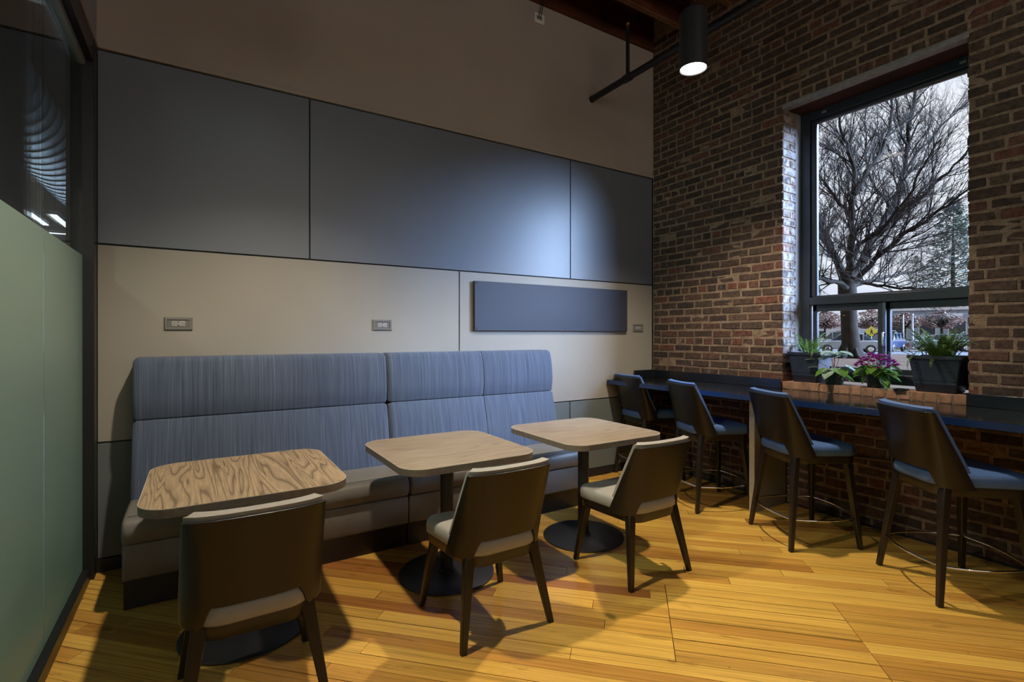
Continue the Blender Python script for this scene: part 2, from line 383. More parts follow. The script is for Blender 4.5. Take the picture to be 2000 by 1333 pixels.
for ar, poly, r, dz in boards:
    cx = sum(p[0] for p in poly)/len(poly); cy = sum(p[1] for p in poly)/len(poly)
    if nb < 298 and ar > 60:
        MB().prism([(x-cx, y-cy) for x, y in poly], -.022, dz, r).build('floorboard', m_plank, floor, loc=(cx, cy, 0)); nb += 1
    else: rest.prism(poly, -.022, dz, r)
tag(rest.build('floorboards', m_plank, floor), kind='stuff')

# ---- panelled wall (Y = 0)
wall_back = MB().box(-4.82, .30, .012, .25, 0, 5.0).build('wall_back', m_reveal); tag(wall_back, kind='structure')
MB().box(-4.82, 0.0, -.004, .02, 3.108, 5.0).build('upper_wall', m_upper, wall_back)
MB().box(-4.68, 0.0, -.012, .01, 3.096, 3.116).build('reveal_trim', m_upper, wall_back)
g = .005
def pan(x0, x1, z0, z1, m, nm):
    MB().box(x0+g, x1-g, -.002, .014, z0+g, z1-g).build(nm, m, wall_back, bevel=.0012, seg=1)
for x0, x1 in ((-4.68, -3.497), (-3.497, -1.133), (-1.133, -.01)): pan(x0, x1, 1.94, 3.09, m_panel_blue, 'slate_panel')
for x0, x1 in ((-4.68, -2.316), (-2.316, -.01)): pan(x0, x1, .763, 1.94, m_panel_beige, 'greige_panel')
for x0, x1 in ((-4.68, -3.0), (-3.0, -1.139), (-1.139, -.01)): pan(x0, x1, .075, .763, m_panel_low, 'grey_panel')
bb = MB().box(-4.68, -.003, -.012, .01, 0, .075).build('baseboard_back', m_reveal); tag(bb, kind='structure')

# ---- brick wall (X = 0) with window opening
OY0, OY1, OZ0, OZ1 = -2.63, -1.42, .93, 3.31
wr = MB()
wr.box(.002, .42, OY1, .0, 0, 5.0); wr.box(.002, .42, YB, OY0, 0, 5.0); wr.box(.002, .42, OY0, OY1, 0, OZ0); wr.box(.002, .42, OY0, OY1, OZ1+.03, 5.0)
wall_right = wr.build('wall_right', m_mortar); tag(wall_right, kind='structure')
def brick_mesh(rr, ly, lz, depth):
    # front face is the -X side, origin at the centre of the front face
    j = lambda a: rr.uniform(-a, a); hy, hz = ly/2, lz/2; bv = .004
    back = [(depth, -hy, -hz), (depth, hy, -hz), (depth, hy, hz), (depth, -hy, hz)]
    mid = [(.005, s*hy+j(.003), q*hz+j(.003)) for s, q in ((-1, -1), (1, -1), (1, 1), (-1, 1))]
    edge = []
    for i in range(4):      # slightly wandering arrises: a mid point on each side
        p, q = mid[i], mid[(i+1) % 4]; edge.append(p); t_ = .5+j(.2)
        edge.append((.005, p[1]+(q[1]-p[1])*t_+(j(.003) if i % 2 else 0), p[2]+(q[2]-p[2])*t_+(j(.0028) if i % 2 == 0 else 0)))
    fr = [(j(.0012), y*(1-bv/hy), z*(1-bv/hz)) for _, y, z in edge]
    back8 = []
    for i in range(4):
        p, q = back[i], back[(i+1) % 4]; back8 += [p, tuple((a+b)/2 for a, b in zip(p, q))]
    v = back8+edge+fr
    f = [(i, i+8, (i+1) % 8+8, (i+1) % 8) for i in range(8)]+[(i+8, i+16, (i+1) % 8+16, (i+1) % 8+8) for i in range(8)]+[tuple(range(16, 24))]
    return v, [tuple(reversed(q)) for q in f]
rb = random.Random(5); CH = .0725; specs = []
def put(y0, y1, zc, h, depth=.04):
    ly = y1-y0-.0145
    if ly < .03: return
    specs.append((0, (y0+y1)/2, zc, ly, h, depth))
nc = int(4.6/CH)
for i in range(nc):
    zc = (i+.5)*CH; h = CH-.0150; z0 = zc-CH/2; z1 = zc+CH/2; head = (i-18) % 7 == 0
    pitch = .1045 if head else .2075; y = .0 - (0 if i % 2 == 0 else pitch/2) + rb.uniform(-.015, .015) + pitch
    while y > -4.4:
        ya, yb = y-pitch*rb.uniform(.96, 1.04), y; y = ya; yb = min(yb, -.002)
        if yb-ya < .02: continue
        zz = zc + rb.uniform(-.002, .002)
        inz = z1 > OZ0+.01 and z0 < OZ1
        if not inz or yb < OY0 or ya > OY1: put(ya, yb, zz, h)
        else:
            if yb > OY1: put(OY1-.0135, yb, zz, h, .105 if i % 2 else .205)
            if ya < OY0: put(ya, OY0+.0135, zz, h, .105 if i % 2 else .205)
cand = []
for s_ in specs:
    _, yc, zc, ly, h, d = s_
    a, b_ = proj((0, yc-ly/2, zc)), proj((0, yc+ly/2, zc)); ar = 0
    if a and b_:
        c = proj((0, yc, zc+h/2)); e = proj((0, yc, zc-h/2))
        if -20 < min(a[0], b_[0]) < 1995 and 0 < e[1] and c[1] < 1333: ar = abs(a[0]-b_[0])*abs(c[1]-e[1])
        if d > .05 and b_[1] < 760: ar += 500
    cand.append((ar, s_))
jamb = []
for i in range(int(OZ0/CH)+1, int(OZ1/CH)+1):      # the reveal's inner bricks, beside the corner bricks
    zc = (i+.5)*CH
    if zc+CH/2 > OZ1: break
    if i % 2: jamb.append((.160, zc, .088))
    jamb.append((.250, zc, .07))
cand.sort(key=lambda q: -q[0])
protos = {}
def proto(ly, h, d):
    key = (round(ly/.006), round(d, 2), rb.randrange(3))
    if key not in protos:
        v, f = brick_mesh(rb, round(ly/.006)*.006, h, d); protos[key] = MB().add(v, f).mesh('brick', m_brick)
    return protos[key]
nbk = 0; rest = MB()
for x, zc, lx in jamb:
    v, f = brick_mesh(rb, lx, CH-.012, .03)
    v = [(x+b_, OY1-.005+a, zc+c) for a, b_, c in v]; f = [tuple(reversed(q)) for q in f]
    cxm = sum(p[0] for p in v)/len(v)
    o = MB().add([(p[0]-x, p[1]-OY1, p[2]-zc) for p in v], f).build('brick', m_brick, wall_right, loc=(x, OY1, zc)); nbk += 1
    v, f = brick_mesh(rb, lx, CH-.012, .03)
    rest.add([(x+b_, OY0+.005-a, zc+c) for a, b_, c in v], f, rb.random())
for ar, (_, yc, zc, ly, h, d) in cand:
    xo = rb.uniform(-.004, .002)
    if nbk < 299 and ar > 0:
        inst(proto(ly, h, d), 'brick', wall_right, (xo, yc, zc), (rb.uniform(-.008, .008), 0, 0)); nbk += 1
    else:
        v, f = brick_mesh(rb, ly, h, d); rest.add([(a+xo, b_+yc, c+zc) for a, b_, c in v], f, rb.random())
tag(rest.build('bricks', m_brick, wall_right), kind='stuff')
MB().box(.195, .30, OY1-.0065, OY1+.01, OZ0, OZ1).build('reveal_mortar', m_sillstone, wall_right)
# conduit low on the brick
ct = MB(); ct.tube([(-.014, -1.0, .43), (-.014, -1.5, .465), (-.014, -2.2, .505), (-.014, -4.0, .52)], .011, 10)
ct = ct.build('conduit', plain('brick_brown_conduit', (.10, .06, .05), .5), None, 60)
tag(ct, 'thin brown conduit running along the brick wall below the black counter', 'pipe')
bs = MB().box(-.014, .0, YB, -.015, 0, .012).build('baseboard_right', m_reveal); tag(bs, kind='structure')

# ---- window 1
win = empty('window_1', kind='structure')
FX0, FX1 = .275, .36
def bar(nm, x0, x1, y0, y1, z0, z1, mat=m_win, bv=.004): return MB().box(x0, x1, y0, y1, z0, z1).build(nm, mat, win, bevel=bv, seg=2)
zb = 1.045
bar('frame_jamb', FX0, FX1, OY1-.085, OY1, zb, OZ1); bar('frame_jamb', FX0, FX1, OY0, OY0+.035, zb, OZ1)
bar('frame_head', FX0, FX1, OY0+.03, OY1-.08, 3.235, OZ1); bar('frame_sill', FX0-.01, FX1, OY0+.03, OY1-.08, zb-.02, zb+.055)
bar('transom', FX0-.012, FX1, OY0+.03, OY1-.08, 1.655, 1.722)
bar('glazing_bead', FX0+.01, FX1-.03, OY1-.135, OY1-.085, 1.722, 3.235, bv=.012); bar('glazing_bead', FX0+.01, FX1-.03, OY0+.03, OY0+.06, 1.722, 3.235)
bar('glazing_bead', FX0+.01, FX1-.03, OY0+.03, OY1-.1, 3.20, 3.24, bv=.012); bar('glazing_bead', FX0+.01, FX1-.03, OY0+.03, OY1-.1, 1.715, 1.735)
def sash(y0, y1, xs, fb=.035):
    s = empty('sash'); s.parent = win
    for q in ((y0, y1, 1.60, 1.655), (y0, y1, zb+.05, zb+.095), (y0, y0+fb, zb+.05, 1.655), (y1-fb, y1, zb+.05, 1.655)):
        MB().box(xs, xs+.035, *q).build('sash_rail', m_win, s, bevel=.004)
    MB().box(xs+.015, xs+.02, y0+fb, y1-fb, zb+.095, 1.60).build('pane', m_glass, s)
sash(-2.055, OY1-.10, .292); sash(OY0+.03, -2.045, .312)
bar('mullion', FX0, FX0+.03, -2.062, -2.01, zb+.05, 1.655)
hd = MB().tube([(FX0-.004, -2.055, 1.32), (FX0-.03, -2.055, 1.32), (FX0-.03, -2.055, 1.42), (FX0-.004, -2.055, 1.42)], .006, 8).build('handle', m_chrome, win, 50)
hd['label'] = 'bright metal pull handle'
bar('handle_plate', FX0-.006, FX0+.002, -2.066, -2.046, 1.1, 1.65, plain('grey_blue_aluminium', (.10, .13, .2), .3, .5), .001)
MB().box(.315, .321, OY0+.05, OY1-.12, 1.73, 3.22).build('pane', m_glass, win)
MB().box(.07, FX0+.01, OY0, OY1, OZ1-.0, OZ1+.035).build('lintel_blocking', m_blocking, win)
MB().box(-.004, .07, OY0, OY1, OZ1-.008, OZ1+.03).build('steel_lintel', m_lintel, win, bevel=.003)
for yy in (-1.62, -2.52): MB().box(FX0-.002, FX0+.002, yy-.018, yy+.018, 3.262, 3.28).build('weep_cover', m_plate, win)
# rowlock sill bricks with a mortar bed
ms = MB().box(.02, FX0, OY0, OY1, .93, 1.003).build('sill_bed', m_sillstone, win)
y = OY1-.004; rs_ = random.Random(3)
m_sillbrick = plain('orange_sill_brick', (.27, .150, .095), .8, 0, .25, .35, 14, .4)
while y > OY0+.03:
    wd = .062; y0 = max(y-wd, OY0+.003)
    v = [(x+rs_.uniform(-.001, .001), yy+rs_.uniform(-.001, .001), z) for z in (.952, 1.012+rs_.uniform(-.002, .002)) for yy in (y0, y) for x in (-.002, .20)]
    MB().add(v, [(0, 2, 3, 1), (4, 5, 7, 6), (0, 1, 5, 4), (2, 6, 7, 3), (0, 4, 6, 2), (1, 3, 7, 5)], rs_.random()).build('sill_brick', m_sillbrick, win, bevel=.003, seg=1)
    y = y0-.0135
MB().box(.0005, .198, OY0+.003, OY1-.003, .94, 1.010).build('sill_mortar', m_mortar, win)

# ---- other walls: behind the photographer
for nm, b in (('wall_front', (-4.82, .42, YB-.15, YB, 0, 5.0)),):
    tag(MB().box(*b).build(nm, m_paint), kind='structure')

# ---- ceiling: deck and joists running parallel to the panelled wall
ceil = MB().box(-14.0, .42, YB-.15, 12.0, 5.0, 5.1).build('ceiling', m_reveal); tag(ceil, kind='structure')
y = .012
for k in range(26): pass
yy = 0.30
while yy > YB:
    MB().box(-4.70, .0, yy-.295, yy, 4.80, 4.83).build('deck_board', m_deck, ceil) if yy > -3 else None
    yy -= .30
MB().box(-4.7, 0, YB, -3.0, 4.80, 4.83).build('deck_board', m_deck, ceil)
for k in range(17):
    y0 = .032-k*.47; o = MB().box(-4.70, -.0, y0-.05, y0, 4.455, 4.80).build('joist', m_joist, ceil, bevel=.004, seg=1)
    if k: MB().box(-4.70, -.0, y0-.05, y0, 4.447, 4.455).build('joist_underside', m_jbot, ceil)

# ---- glass partition on the left
gw = empty('wall_left', kind='structure'); GX = -4.735
def gb(nm, b, mat=m_black, bv=.002): return MB().box(*b).build(nm, mat, gw, bevel=bv)
gb('end_post', (-4.785, -4.677, -.10, -.001, 0, 3.10)); gb('bottom_rail', (-4.775, -4.693, YB, -.10, 0, .068))
gb('head_rail', (-4.785, -4.680, YB, -.10, 2.97, 3.10)); gb('head_channel', (-4.755, -4.715, YB, -.10, 2.94, 2.97), m_plate)
gb('bulkhead', (-4.80, -4.679, YB, -.0045, 3.105, 5.0), m_bulk, 0); gb('shadow_trim', (-4.80, -4.672, YB, -.012, 3.098, 3.106), m_upper, 0)
ya = -.10
for yb_ in (-.93, -2.13, -3.33, -4.53, -5.73, -6.93, YB):
    gb('glass_pane', (GX-.005, GX+.005, yb_+.0025, ya-.0025, .068, 2.945), m_pglass, 0)
    gb('frosted_film', (GX+.0055, GX+.0065, yb_+.004, ya-.004, .068, 1.853), m_frost, 0); ya = yb_
# ---- neighbouring hall seen through the partition
NF = tag(MB().box(-14.0, -4.83, YB, 12.0, -.12, 0).build('floor_hall', plain('hall_floor', (.35, .22, .10), .4)), kind='structure')
for nm, b in (('wall_hall_far', (-14.1, .42, 12.0, 12.1, 0, 5.0)), ('wall_hall_left', (-14.1, -14.0, YB, 12.0, 0, 5.0)), ('wall_hall_right', (-4.82, -4.6, .26, 12.0, 0, 5.0)), ('wall_hall_near', (-14.1, -4.83, YB-.1, YB, 0, 5.0))):
    tag(MB().box(*b).build(nm, m_paint if 'right' not in nm else m_bulk), kind='structure')
mdk = timber('hall_ceiling_boards', (.055, .030, .020), (.12, .07, .045), (1, 12, 12))
hc = MB()
for k in range(46): hc.box(-14, -4.83, -5+k*.36, -5+k*.36+.34, 4.86, 4.9, random.random()+.01)
hb = hc.build('ceiling_hall', mdk); tag(hb, kind='structure')
du = MB(); rd = .43; npts = 150
prof = [(rd, k*.6) for k in range(31)]
duct = empty('spiral_duct', 'large round spiral ventilation duct seen through the clear upper glass', 'duct', (-6.15, -5.6, 4.28))
v = MB().lathe(prof, 36); v.v = [(x, z, y) for x, y, z in v.v]
fixn(v.build('duct_tube', plain('galvanised_steel', (.34, .39, .48), .55, .4, .5, .1, 5), duct, 30))
rg = MB().lathe([(rd+.001, -.014), (rd+.017, -.010), (rd+.017, .010), (rd+.001, .014)], 40); rg.f = rg.f[:-2]; rg.r = rg.r[:-2]; rg.v = [(x, z, y) for x, y, z in rg.v]
rgm = rg.mesh('seam_ring', m_black, 30)
for k in range(60): inst(rgm, 'seam_ring', duct, (0, k*.3+.1, 0))
for k in range(8): MB().box(-.012, .012, k*2+.5, k*2+.53, rd-.02, .58).build('hanger_strap', m_black, duct)
def strip(x, y, z, L, along_y=True, n=0):
    t_ = empty('strip_light', ['long white linear light hung nearest the clear glass', 'linear light in the middle of the hall beyond the glass', 'linear light far down the hall by the far wall', 'cross-wise linear light farthest down the hall, beyond the duct'][n], 'light', (x, y, z), 0 if along_y else PI/2, 'strip lights in the hall')
    MB().box(-.04, .04, -L/2, L/2, 0, .06).build('housing', m_white, t_, bevel=.004)
    MB().box(-.035, .035, -L/2+.01, L/2-.01, -.012, 0).build('diffuser', emis('strip_glow', (.80, .90, 1.0), 14), t_)
    [MB().box(-.004, .004, yy-.004, yy+.004, .05, (4.86 if abs(x+6.15) > .45 else 4.285-math.sqrt(.43**2-(x+6.15)**2))-z).build('cable', m_black, t_) for yy in (-L/2+.1, L/2-.1)]
strip(-5.83, 5.8, 3.02, 1.3, True, 0); strip(-6.50, 7.6, 3.38, 1.3, True, 1); strip(-6.15, 9.6, 3.58, 1.3, True, 2); strip(-6.9, 10.9, 3.65, 1.5, False, 3)
lamp('AREA', 'hall_daylight', (-13.6, -2.0, 2.4), 480, (.72, 1.0, .86), shape='RECTANGLE', size=7, size_y=3, rot=(0, -PI/2, 0))
lamp('AREA', 'hall_duct_fill', (-7.6, 11.8, 2.2), 1300, (.62, .78, 1.0), shape='RECTANGLE', size=5, size_y=2.4, rot=(-math.radians(100), 0, 0))  # lamp added at the hall's far end to brighten the duct
lamp('SPOT', 'hall_downlight', (-6.15, -1.8, 3.25), 480, (.92, 1.0, .78), spot_size=math.radians(140), spot_blend=.6, shadow_soft_size=.05)
col = MB().box(-5.33, -5.19, .95, 1.09, 0, 4.86).build('steel_column', m_black, None, bevel=.01); tag(col, 'dark square column standing just beyond the glass partition', 'column')
trk = empty('track_rail', 'pale conduit rail crossing the hall high beyond the glass', 'rail', (-6.6, .9, 3.72), 0)
MB().box(-1.6, 1.7, -.02, .02, 0, .03).build('rail', m_white, trk); MB().box(-1.2, -1.19, -.005, .005, .03, .6).build('hanger_rod', m_black, trk); MB().box(1.1, 1.11, -.005, .005, .03, .6).build('hanger_rod', m_black, trk)

# ================================================================== FURNITURE
# ---- counter along the brick wall
cn = empty('counter', 'polished black counter running along the brick wall under the window', 'counter')
MB().box(-.673, -.012, -4.6, -.014, .908, .95).build('countertop', m_count, cn, bevel=.003)
MB().box(-.6755, -.673, -4.6, -.014, .909, .949).build('front_edge', plain('blue_sheen_edge', (.011, .032, .115), .25, 0, .5, .1), cn)  # blue reflected light painted into the edge colour
MB().box(-.030, -.012, OY1-.003, -.034, .9505, 1.03).build('splashback', m_splash, cn, bevel=.002)
MB().box(-.030, -.012, -4.6, OY0+.006, .9505, 1.03).build('splashback', m_splash, cn, bevel=.002)
MB().box(-.30, -.030, -.032, -.014, .9505, 1.03).build('splashback', m_splash, cn, bevel=.002)
for yy in (-1.44, -3.9):
    s = MB().box(-.452, -.020, yy-.022, yy+.022, .001, .908).build('support_panel', m_panel_beige, cn, bevel=.001)
    MB().box(-.458, -.452, yy-.022, yy+.022, .001, .908).build('edge_strip', plain('pale_edge', (.5, .47, .43), .5), s)

# ---- benches
def inset_profile(pr, d):
    n = len(pr); out = []
    for i in range(n):
        p0, p1, p2 = pr[i-1], pr[i], pr[(i+1) % n]
        a = Vector((p1[0]-p0[0], p1[1]-p0[1])); b = Vector((p2[0]-p1[0], p2[1]-p1[1]))
        t_ = (a.normalized()+b.normalized()); t_ = t_.normalized() if t_.length > 1e-6 else a.normalized()
        out.append((p1[0]-t_.y*d, p1[1]+t_.x*d))
    return out      # for counter-clockwise profiles this moves inward
def round_poly(pts, r, n=4):
    out = []; L = len(pts)
    for i in range(L):
        p0, p1, p2 = Vector(pts[i-1]), Vector(pts[i]), Vector(pts[(i+1) % L]); rr = r[i] if isinstance(r, (list, tuple)) else r
        a = (p0-p1); b = (p2-p1); q = min(rr, a.length*.45, b.length*.45); s = p1+a.normalized()*q; e = p1+b.normalized()*q
        for k in range(n+1):
            t_ = k/n; x = (1-t_)**2*s+2*t_*(1-t_)*p1+t_*t_*e; out.append((x.x, x.y))
    return out
def densify(pr, m=.06):
    out = []
    for i in range(len(pr)):
        p, q = Vector(pr[i]), Vector(pr[(i+1) % len(pr)]); n = max(1, int((q-p).length/m))
        for k in range(n): x = p+(q-p)*(k/n); out.append((x.x, x.y))
    return out
def cushion(nm, pts, rad, x0, x1, re, mat, parent, seams=()):
    pr = densify(round_poly(pts, rad, 5)); area = sum(pr[i][0]*pr[(i+1) % len(pr)][1]-pr[(i+1) % len(pr)][0]*pr[i][1] for i in range(len(pr)))
    if area < 0: pr = pr[::-1]
    xs = [(x0+re*(1-math.cos(PI/2*k/5)), re*(1-math.sin(PI/2*k/5))) for k in range(6)]
    mids = []
    n = int((x1-x0-2*re)/.05)
    for k in range(1, n): mids.append((x0+re+(x1-x0-2*re)*k/n, 0))
    for s in seams: mids = [q for q in mids if abs(q[0]-s) > .02]+[(s-.012, 0), (s-.004, .002), (s, .0065), (s+.004, .002), (s+.012, 0)]
    mids.sort()
    xs = xs+mids+[(x0+x1-a, d) for a, d in reversed(xs)]
    rings = []
    for x, d in xs:
        q = inset_profile(pr, d) if d > 0 else pr
        rings.append([(x, a, b) for a, b in q])
    o = MB().rings(rings).build(nm, mat, parent, 50); fixn(o); return o
def bench(x0, x1, label, seam):
    b = empty('banquette_bench', label, 'bench', ((x0+x1)/2, -.33, 0), 0, 'banquettes along the panelled wall'); dx = (x0+x1)/2; dy = -.33
    T = lambda pts: [(y-dy, z) for y, z in pts]; X0, X1 = x0-dx, x1-dx; s = [q-dx for q in seam]
    cushion('upper_backrest', T([(-.015, .90), (-.208, .905), (-.224, 1.0), (-.212, 1.15), (-.178, 1.268), (-.015, 1.268)]), [.01, .012, .08, .08, .04, .02], X0, X1, .03, m_weave, b, s[:-1])
    cushion('lower_backrest', T([(-.015, .40), (-.33, .40), (-.29, .60), (-.245, .80), (-.212, .904), (-.015, .90)]), [.01, .03, .1, .1, .008, .01], X0, X1, .03, m_weave, b, s[:-1])
    cushion('seat_cushion', T([(-.2, .345), (-.66, .345), (-.685, .41), (-.66, .47), (-.45, .485), (-.2, .475)]), [.02, .02, .04, .045, .2, .02], X0-.001, X1+.001, .022, m_seat, b, s[-1:])
    cushion('seat_front', T([(-.05, .155), (-.64, .155), (-.655, .25), (-.645, .343), (-.05, .343)]), [.01, .02, .06, .015, .01], X0, X1, .012, m_seat, b)
    MB().box(X0+.002, X1-.002, -.60-dy, -.02-dy, .0, .157).build('plinth', m_leg, b, bevel=.002)
    st = MB()
    for zz, yy in ((.4795, -.618), ):
        n = int((X1-X0)/.008)
        for k in range(n): st.box(X0+k*.008+.02, X0+k*.008+.025, yy-dy-.0008, yy-dy+.0008, zz-.003, zz+.0012) if X0+k*.008+.03 < X1-.02 else None
    tag(st.build('stitching', m_seat, b), kind='stuff')
    return b
bench(-4.495, -2.998, 'left blue and taupe banquette with high backrest, beside the frosted glass', [-3.735])
bench(-2.992, -1.495, 'right blue and taupe banquette with a vertical seam, under the navy board', [-2.20, -2.235])

# ---- tables
def make_table(label, x, y, rz):
    t_ = empty('cafe_table', label, 'table', (x, y, 0), rz, 'square café tables along the bench')
    hx, hy = .395, .405
    if abs(rz) > .1: hx, hy = hy, hx
    ol = rrect(-hx, hx, -hy, hy, .125, 10); n = len(ol)
    MB().prism([(a*.9965, b*.9965) for a, b in ol], .706, .7405).build('tabletop', m_lam if abs(rz) > .1 else m_lam2, t_, 40)
    eb = MB(); r0 = [(a, b) for a, b in ol]; inn = [(a*.993, b*.993) for a, b in ol]
    eb.rings([[(*p, .7405) for p in inn], [(*p, .7408) for p in r0], [(*p, .7050) for p in r0], [(*p, .7050) for p in inn]])
    eb.f = eb.f[:-2]; eb.r = eb.r[:-2]
    e = eb.build('edge_band', plain('grey_brown_edge_band', (.15, .125, .10), .45, 0, .4, .15, 40), t_, 40); fixn(e)
    li = MB(); li.rings([[(a*.9945, b*.9945, .7409) for a, b in ol], [(a*1.0003, b*1.0003, .7412) for a, b in ol], [(a*1.0006, b*1.0006, .7385) for a, b in ol]]); li.f = li.f[:-2]; li.r = li.r[:-2]
    li.build('edge_line', plain('pale_edge_line', (.50, .44, .36), .4), t_, 40)
    MB().box(-.15, .15, -.15, .15, .694, .706).build('mounting_plate', m_black, t_)
    MB().lathe([(.038, .012), (.038, .70)], 32).build('pole', m_basem, t_, 40)
    MB().lathe([(.05, .0135), (.05, .022), (.040, .03)], 32).build('collar', m_basem, t_, 40)
    fixn(MB().lathe([(.272, 0), (.278, .003), (.278, .008), (.272, .0115), (.10, .0145), (.04, .0150)], 64).build('base_plate', m_basem, t_, 30))
    return t_
make_table('square wood-look table nearest the frosted glass, with bold wavy grain', -3.975, -1.10, PI/2)
make_table('middle of the three square wood-look tables, with fine straight grain', -2.927, -1.09, 0)
make_table('square wood-look table nearest the brick wall, behind the farthest low chair', -1.895, -1.10, 0)

# ---- chairs and stools share their seat and back
def build_seat(root, dz, stool):
    ZB, ZT = .385, .785
    def P(a, v, zlo=None, ztop=ZT, ex=0.0):
        sa, ca = math.sin(a), math.cos(a)
        def xy(z):
            s = max(0, (z-ZB)/(ZT-ZB)); Wd = .243-.016*s+ex*.3; Dp = .175-.125*s+ex; yb = -.232-.062*s-.006*s*s
            return (math.copysign(abs(sa)**.72, sa)*Wd, yb+Dp*(1-abs(ca)**.85))
        if zlo is None:
            x0 = abs(xy(.42)[0]); e = min(1, max(0, (x0-.142)/(.176-.142))); e = e*e*(3-2*e); lo = .470-(.470-ZB)*e
        else: lo = zlo
        z = lo+(ztop-lo)*v; x, y = xy(z); return Vector((x, y, z+dz))
    def sheet(nm, fn, t0, t1, mat, nu, nv, bev):
        arr = [-PI/2+PI*i/nu for i in range(nu+1)]; G0, G1 = [], []
        for j in range(nv+1):
            for a in arr:
                v_ = j/nv; p = fn(a, v_); da = fn(min(a+.02, PI/2), v_)-fn(max(a-.02, -PI/2), v_); dv = fn(a, min(1, v_+.02))-fn(a, max(0, v_-.02))
                n = da.cross(dv).normalized()
                if n.y > 0 and abs(a) < 1.2: n = -n
                if abs(a) >= 1.2 and n.x*a < 0: n = -n
                G0.append(p-n*t0); G1.append(p-n*t1)
        m = nu+1; L = len(G0); f = []
        for j in range(nv):
            for i in range(nu):
                q = (j*m+i, j*m+i+1, (j+1)*m+i+1, (j+1)*m+i); f.append(q); f.append(tuple(k+L for k in reversed(q)))
        rim = [i for i in range(m)]+[j*m+nu for j in range(1, nv+1)]+[nv*m+i for i in range(nu-1, -1, -1)]+[j*m for j in range(nv-1, 0, -1)]
        for k in range(len(rim)): a_, b_ = rim[k], rim[(k+1) % len(rim)]; f.append((b_, a_, a_+L, b_+L))
        o = MB().add(G0+G1, f).build(nm, mat, root, 42, bevel=bev, seg=3); fixn(o); return o
    sheet('back_shell', lambda a, v_: P(a, v_), 0, .011, m_shell, 44, 16, .003)
    sheet('back_pad', lambda a, v_: P(a, v_, .476, ZT+.014, .020), .0115, .044, m_padblue if stool else m_pad, 36, 12, .010)
    # seat
    def outline(d, n=9):
        pts = []
        for cx, cy, r, a0 in ((.232-.075, .245-.075, .075, 0), (-.232+.075, .245-.075, .075, 90), (-.205+.11, -.222+.11, .11, 180), (.205-.11, -.222+.11, .11, 270)):
            for k in range(n): a = math.radians(a0+90*k/(n-1)); pts.append((cx+(r-d)*math.cos(a), cy+(r-d)*math.sin(a)))
        return pts
    lay = [(.394, .008), (.400, 0.0), (.430, -.002), (.450, .002), (.461, .012), (.467, .030), (.470, .06)]
    rings = [[(x, y, z+dz) for x, y in outline(d)] for z, d in lay]; rings.append([(x*.3, y*.3, .473+dz) for x, y in outline(.06)])
    o = MB().rings(rings).build('seat', m_padblue if stool else m_pad, root, 60); fixn(o)
    o = MB().rings([[(x, y, z+dz) for x, y in outline(d)] for z, d in ((.342, .016), (.347, .012), (.393, .010), (.394, .014))]).build('seat_frame', m_leg, root, 40); fixn(o)
    for sx in (-1, 1):
        for fr in (0, 1):
            top = Vector((sx*.172, .188 if fr else -.165, .398+dz)); bot = Vector((sx*.238, .236 if fr else -.238, 0)); rings = []
            for k in range(5):
                q = k/4; p = top.lerp(bot, q); hw = .026-.0125*q; hd_ = .019-.006*q; 
                rings.append([(p.x+a*hw, p.y+b_*hd_, p.z) for a, b_ in ((-1, -1), (1, -1), (1, 1), (-1, 1))])
            l = MB().rings(rings).build('leg', m_leg, root, bevel=.004, seg=2); fixn(l)
            MB().box(bot.x-.011, bot.x+.011, bot.y-.010, bot.y+.010, -.0005, .003).build('glide', m_black, l)
    if stool:
        zr = .20; t_ = (.398+dz-zr)/(.398+dz); lx = .172+(.238-.172)*t_; lf = .188+(.236-.188)*t_; lr = -(.165+(.238-.165)*t_)
        cs = [(-lx, lr), (lx, lr), (lx, lf), (-lx, lf)]
        for i in range(4):
            a, b_ = Vector(cs[i]), Vector(cs[(i+1) % 4]); d = (b_-a); nn = Vector((d.y, -d.x)).normalized(); pts = []
            for k in range(13): q = k/12; p = a.lerp(b_, q)+nn*(.045*4*q*(1-q)); pts.append((p.x, p.y, zr))
            MB().tube(pts, .0065, 8).build('footrest', m_chrome, root, 60)
def make_chair(stool, label, loc, rz):
    o = empty('bar_stool' if stool else 'side_chair', label, 'stool' if stool else 'chair', loc, rz, 'counter stools at the black counter' if stool else 'low chairs facing the bench')
    build_seat(o, .212 if stool else 0, stool); return o
c1 = make_chair(False, 'low chair nearest the frosted glass, seen squarely from behind, grey padding in brown shell', (-3.99, -1.59, 0), .0)
for lab, loc, rz in (('low chair in the middle, tucked at the middle square table, brown shell and grey pad', (-2.950, -1.59, 0), .01),
                     ('low chair nearest the brick wall, at the right square table, grey pad in brown shell', (-1.930, -1.59, 0), .0)):
    c = copy_tree(c1); c.location = loc; c.rotation_euler = (0, 0, rz); c['label'] = lab
s1 = make_chair(True, 'blue-seated counter stool farthest away, beside the panelled wall', (-.385, -.30, 0), -PI/2-math.radians(-8))
def face(dx, dy): return math.atan2(dy, dx)-PI/2
s1.rotation_euler = (0, 0, face(math.cos(math.radians(12)), -math.sin(math.radians(12))))
for lab, loc, rz in (('second blue-seated counter stool from the panelled wall, left of the counter support', (-.539, -1.105, 0), face(.92, -.39)),
                     ('third blue-seated counter stool, just right of the counter support, below the small plants', (-.602, -1.908, 0), face(.886, -.464)),
                     ('nearest blue-seated counter stool, at the right edge below the right fern planter', (-.600, -2.725, 0), face(.807, -.59))):
    c = copy_tree(s1); c.location = loc; c.rotation_euler = (0, 0, rz); c['label'] = lab

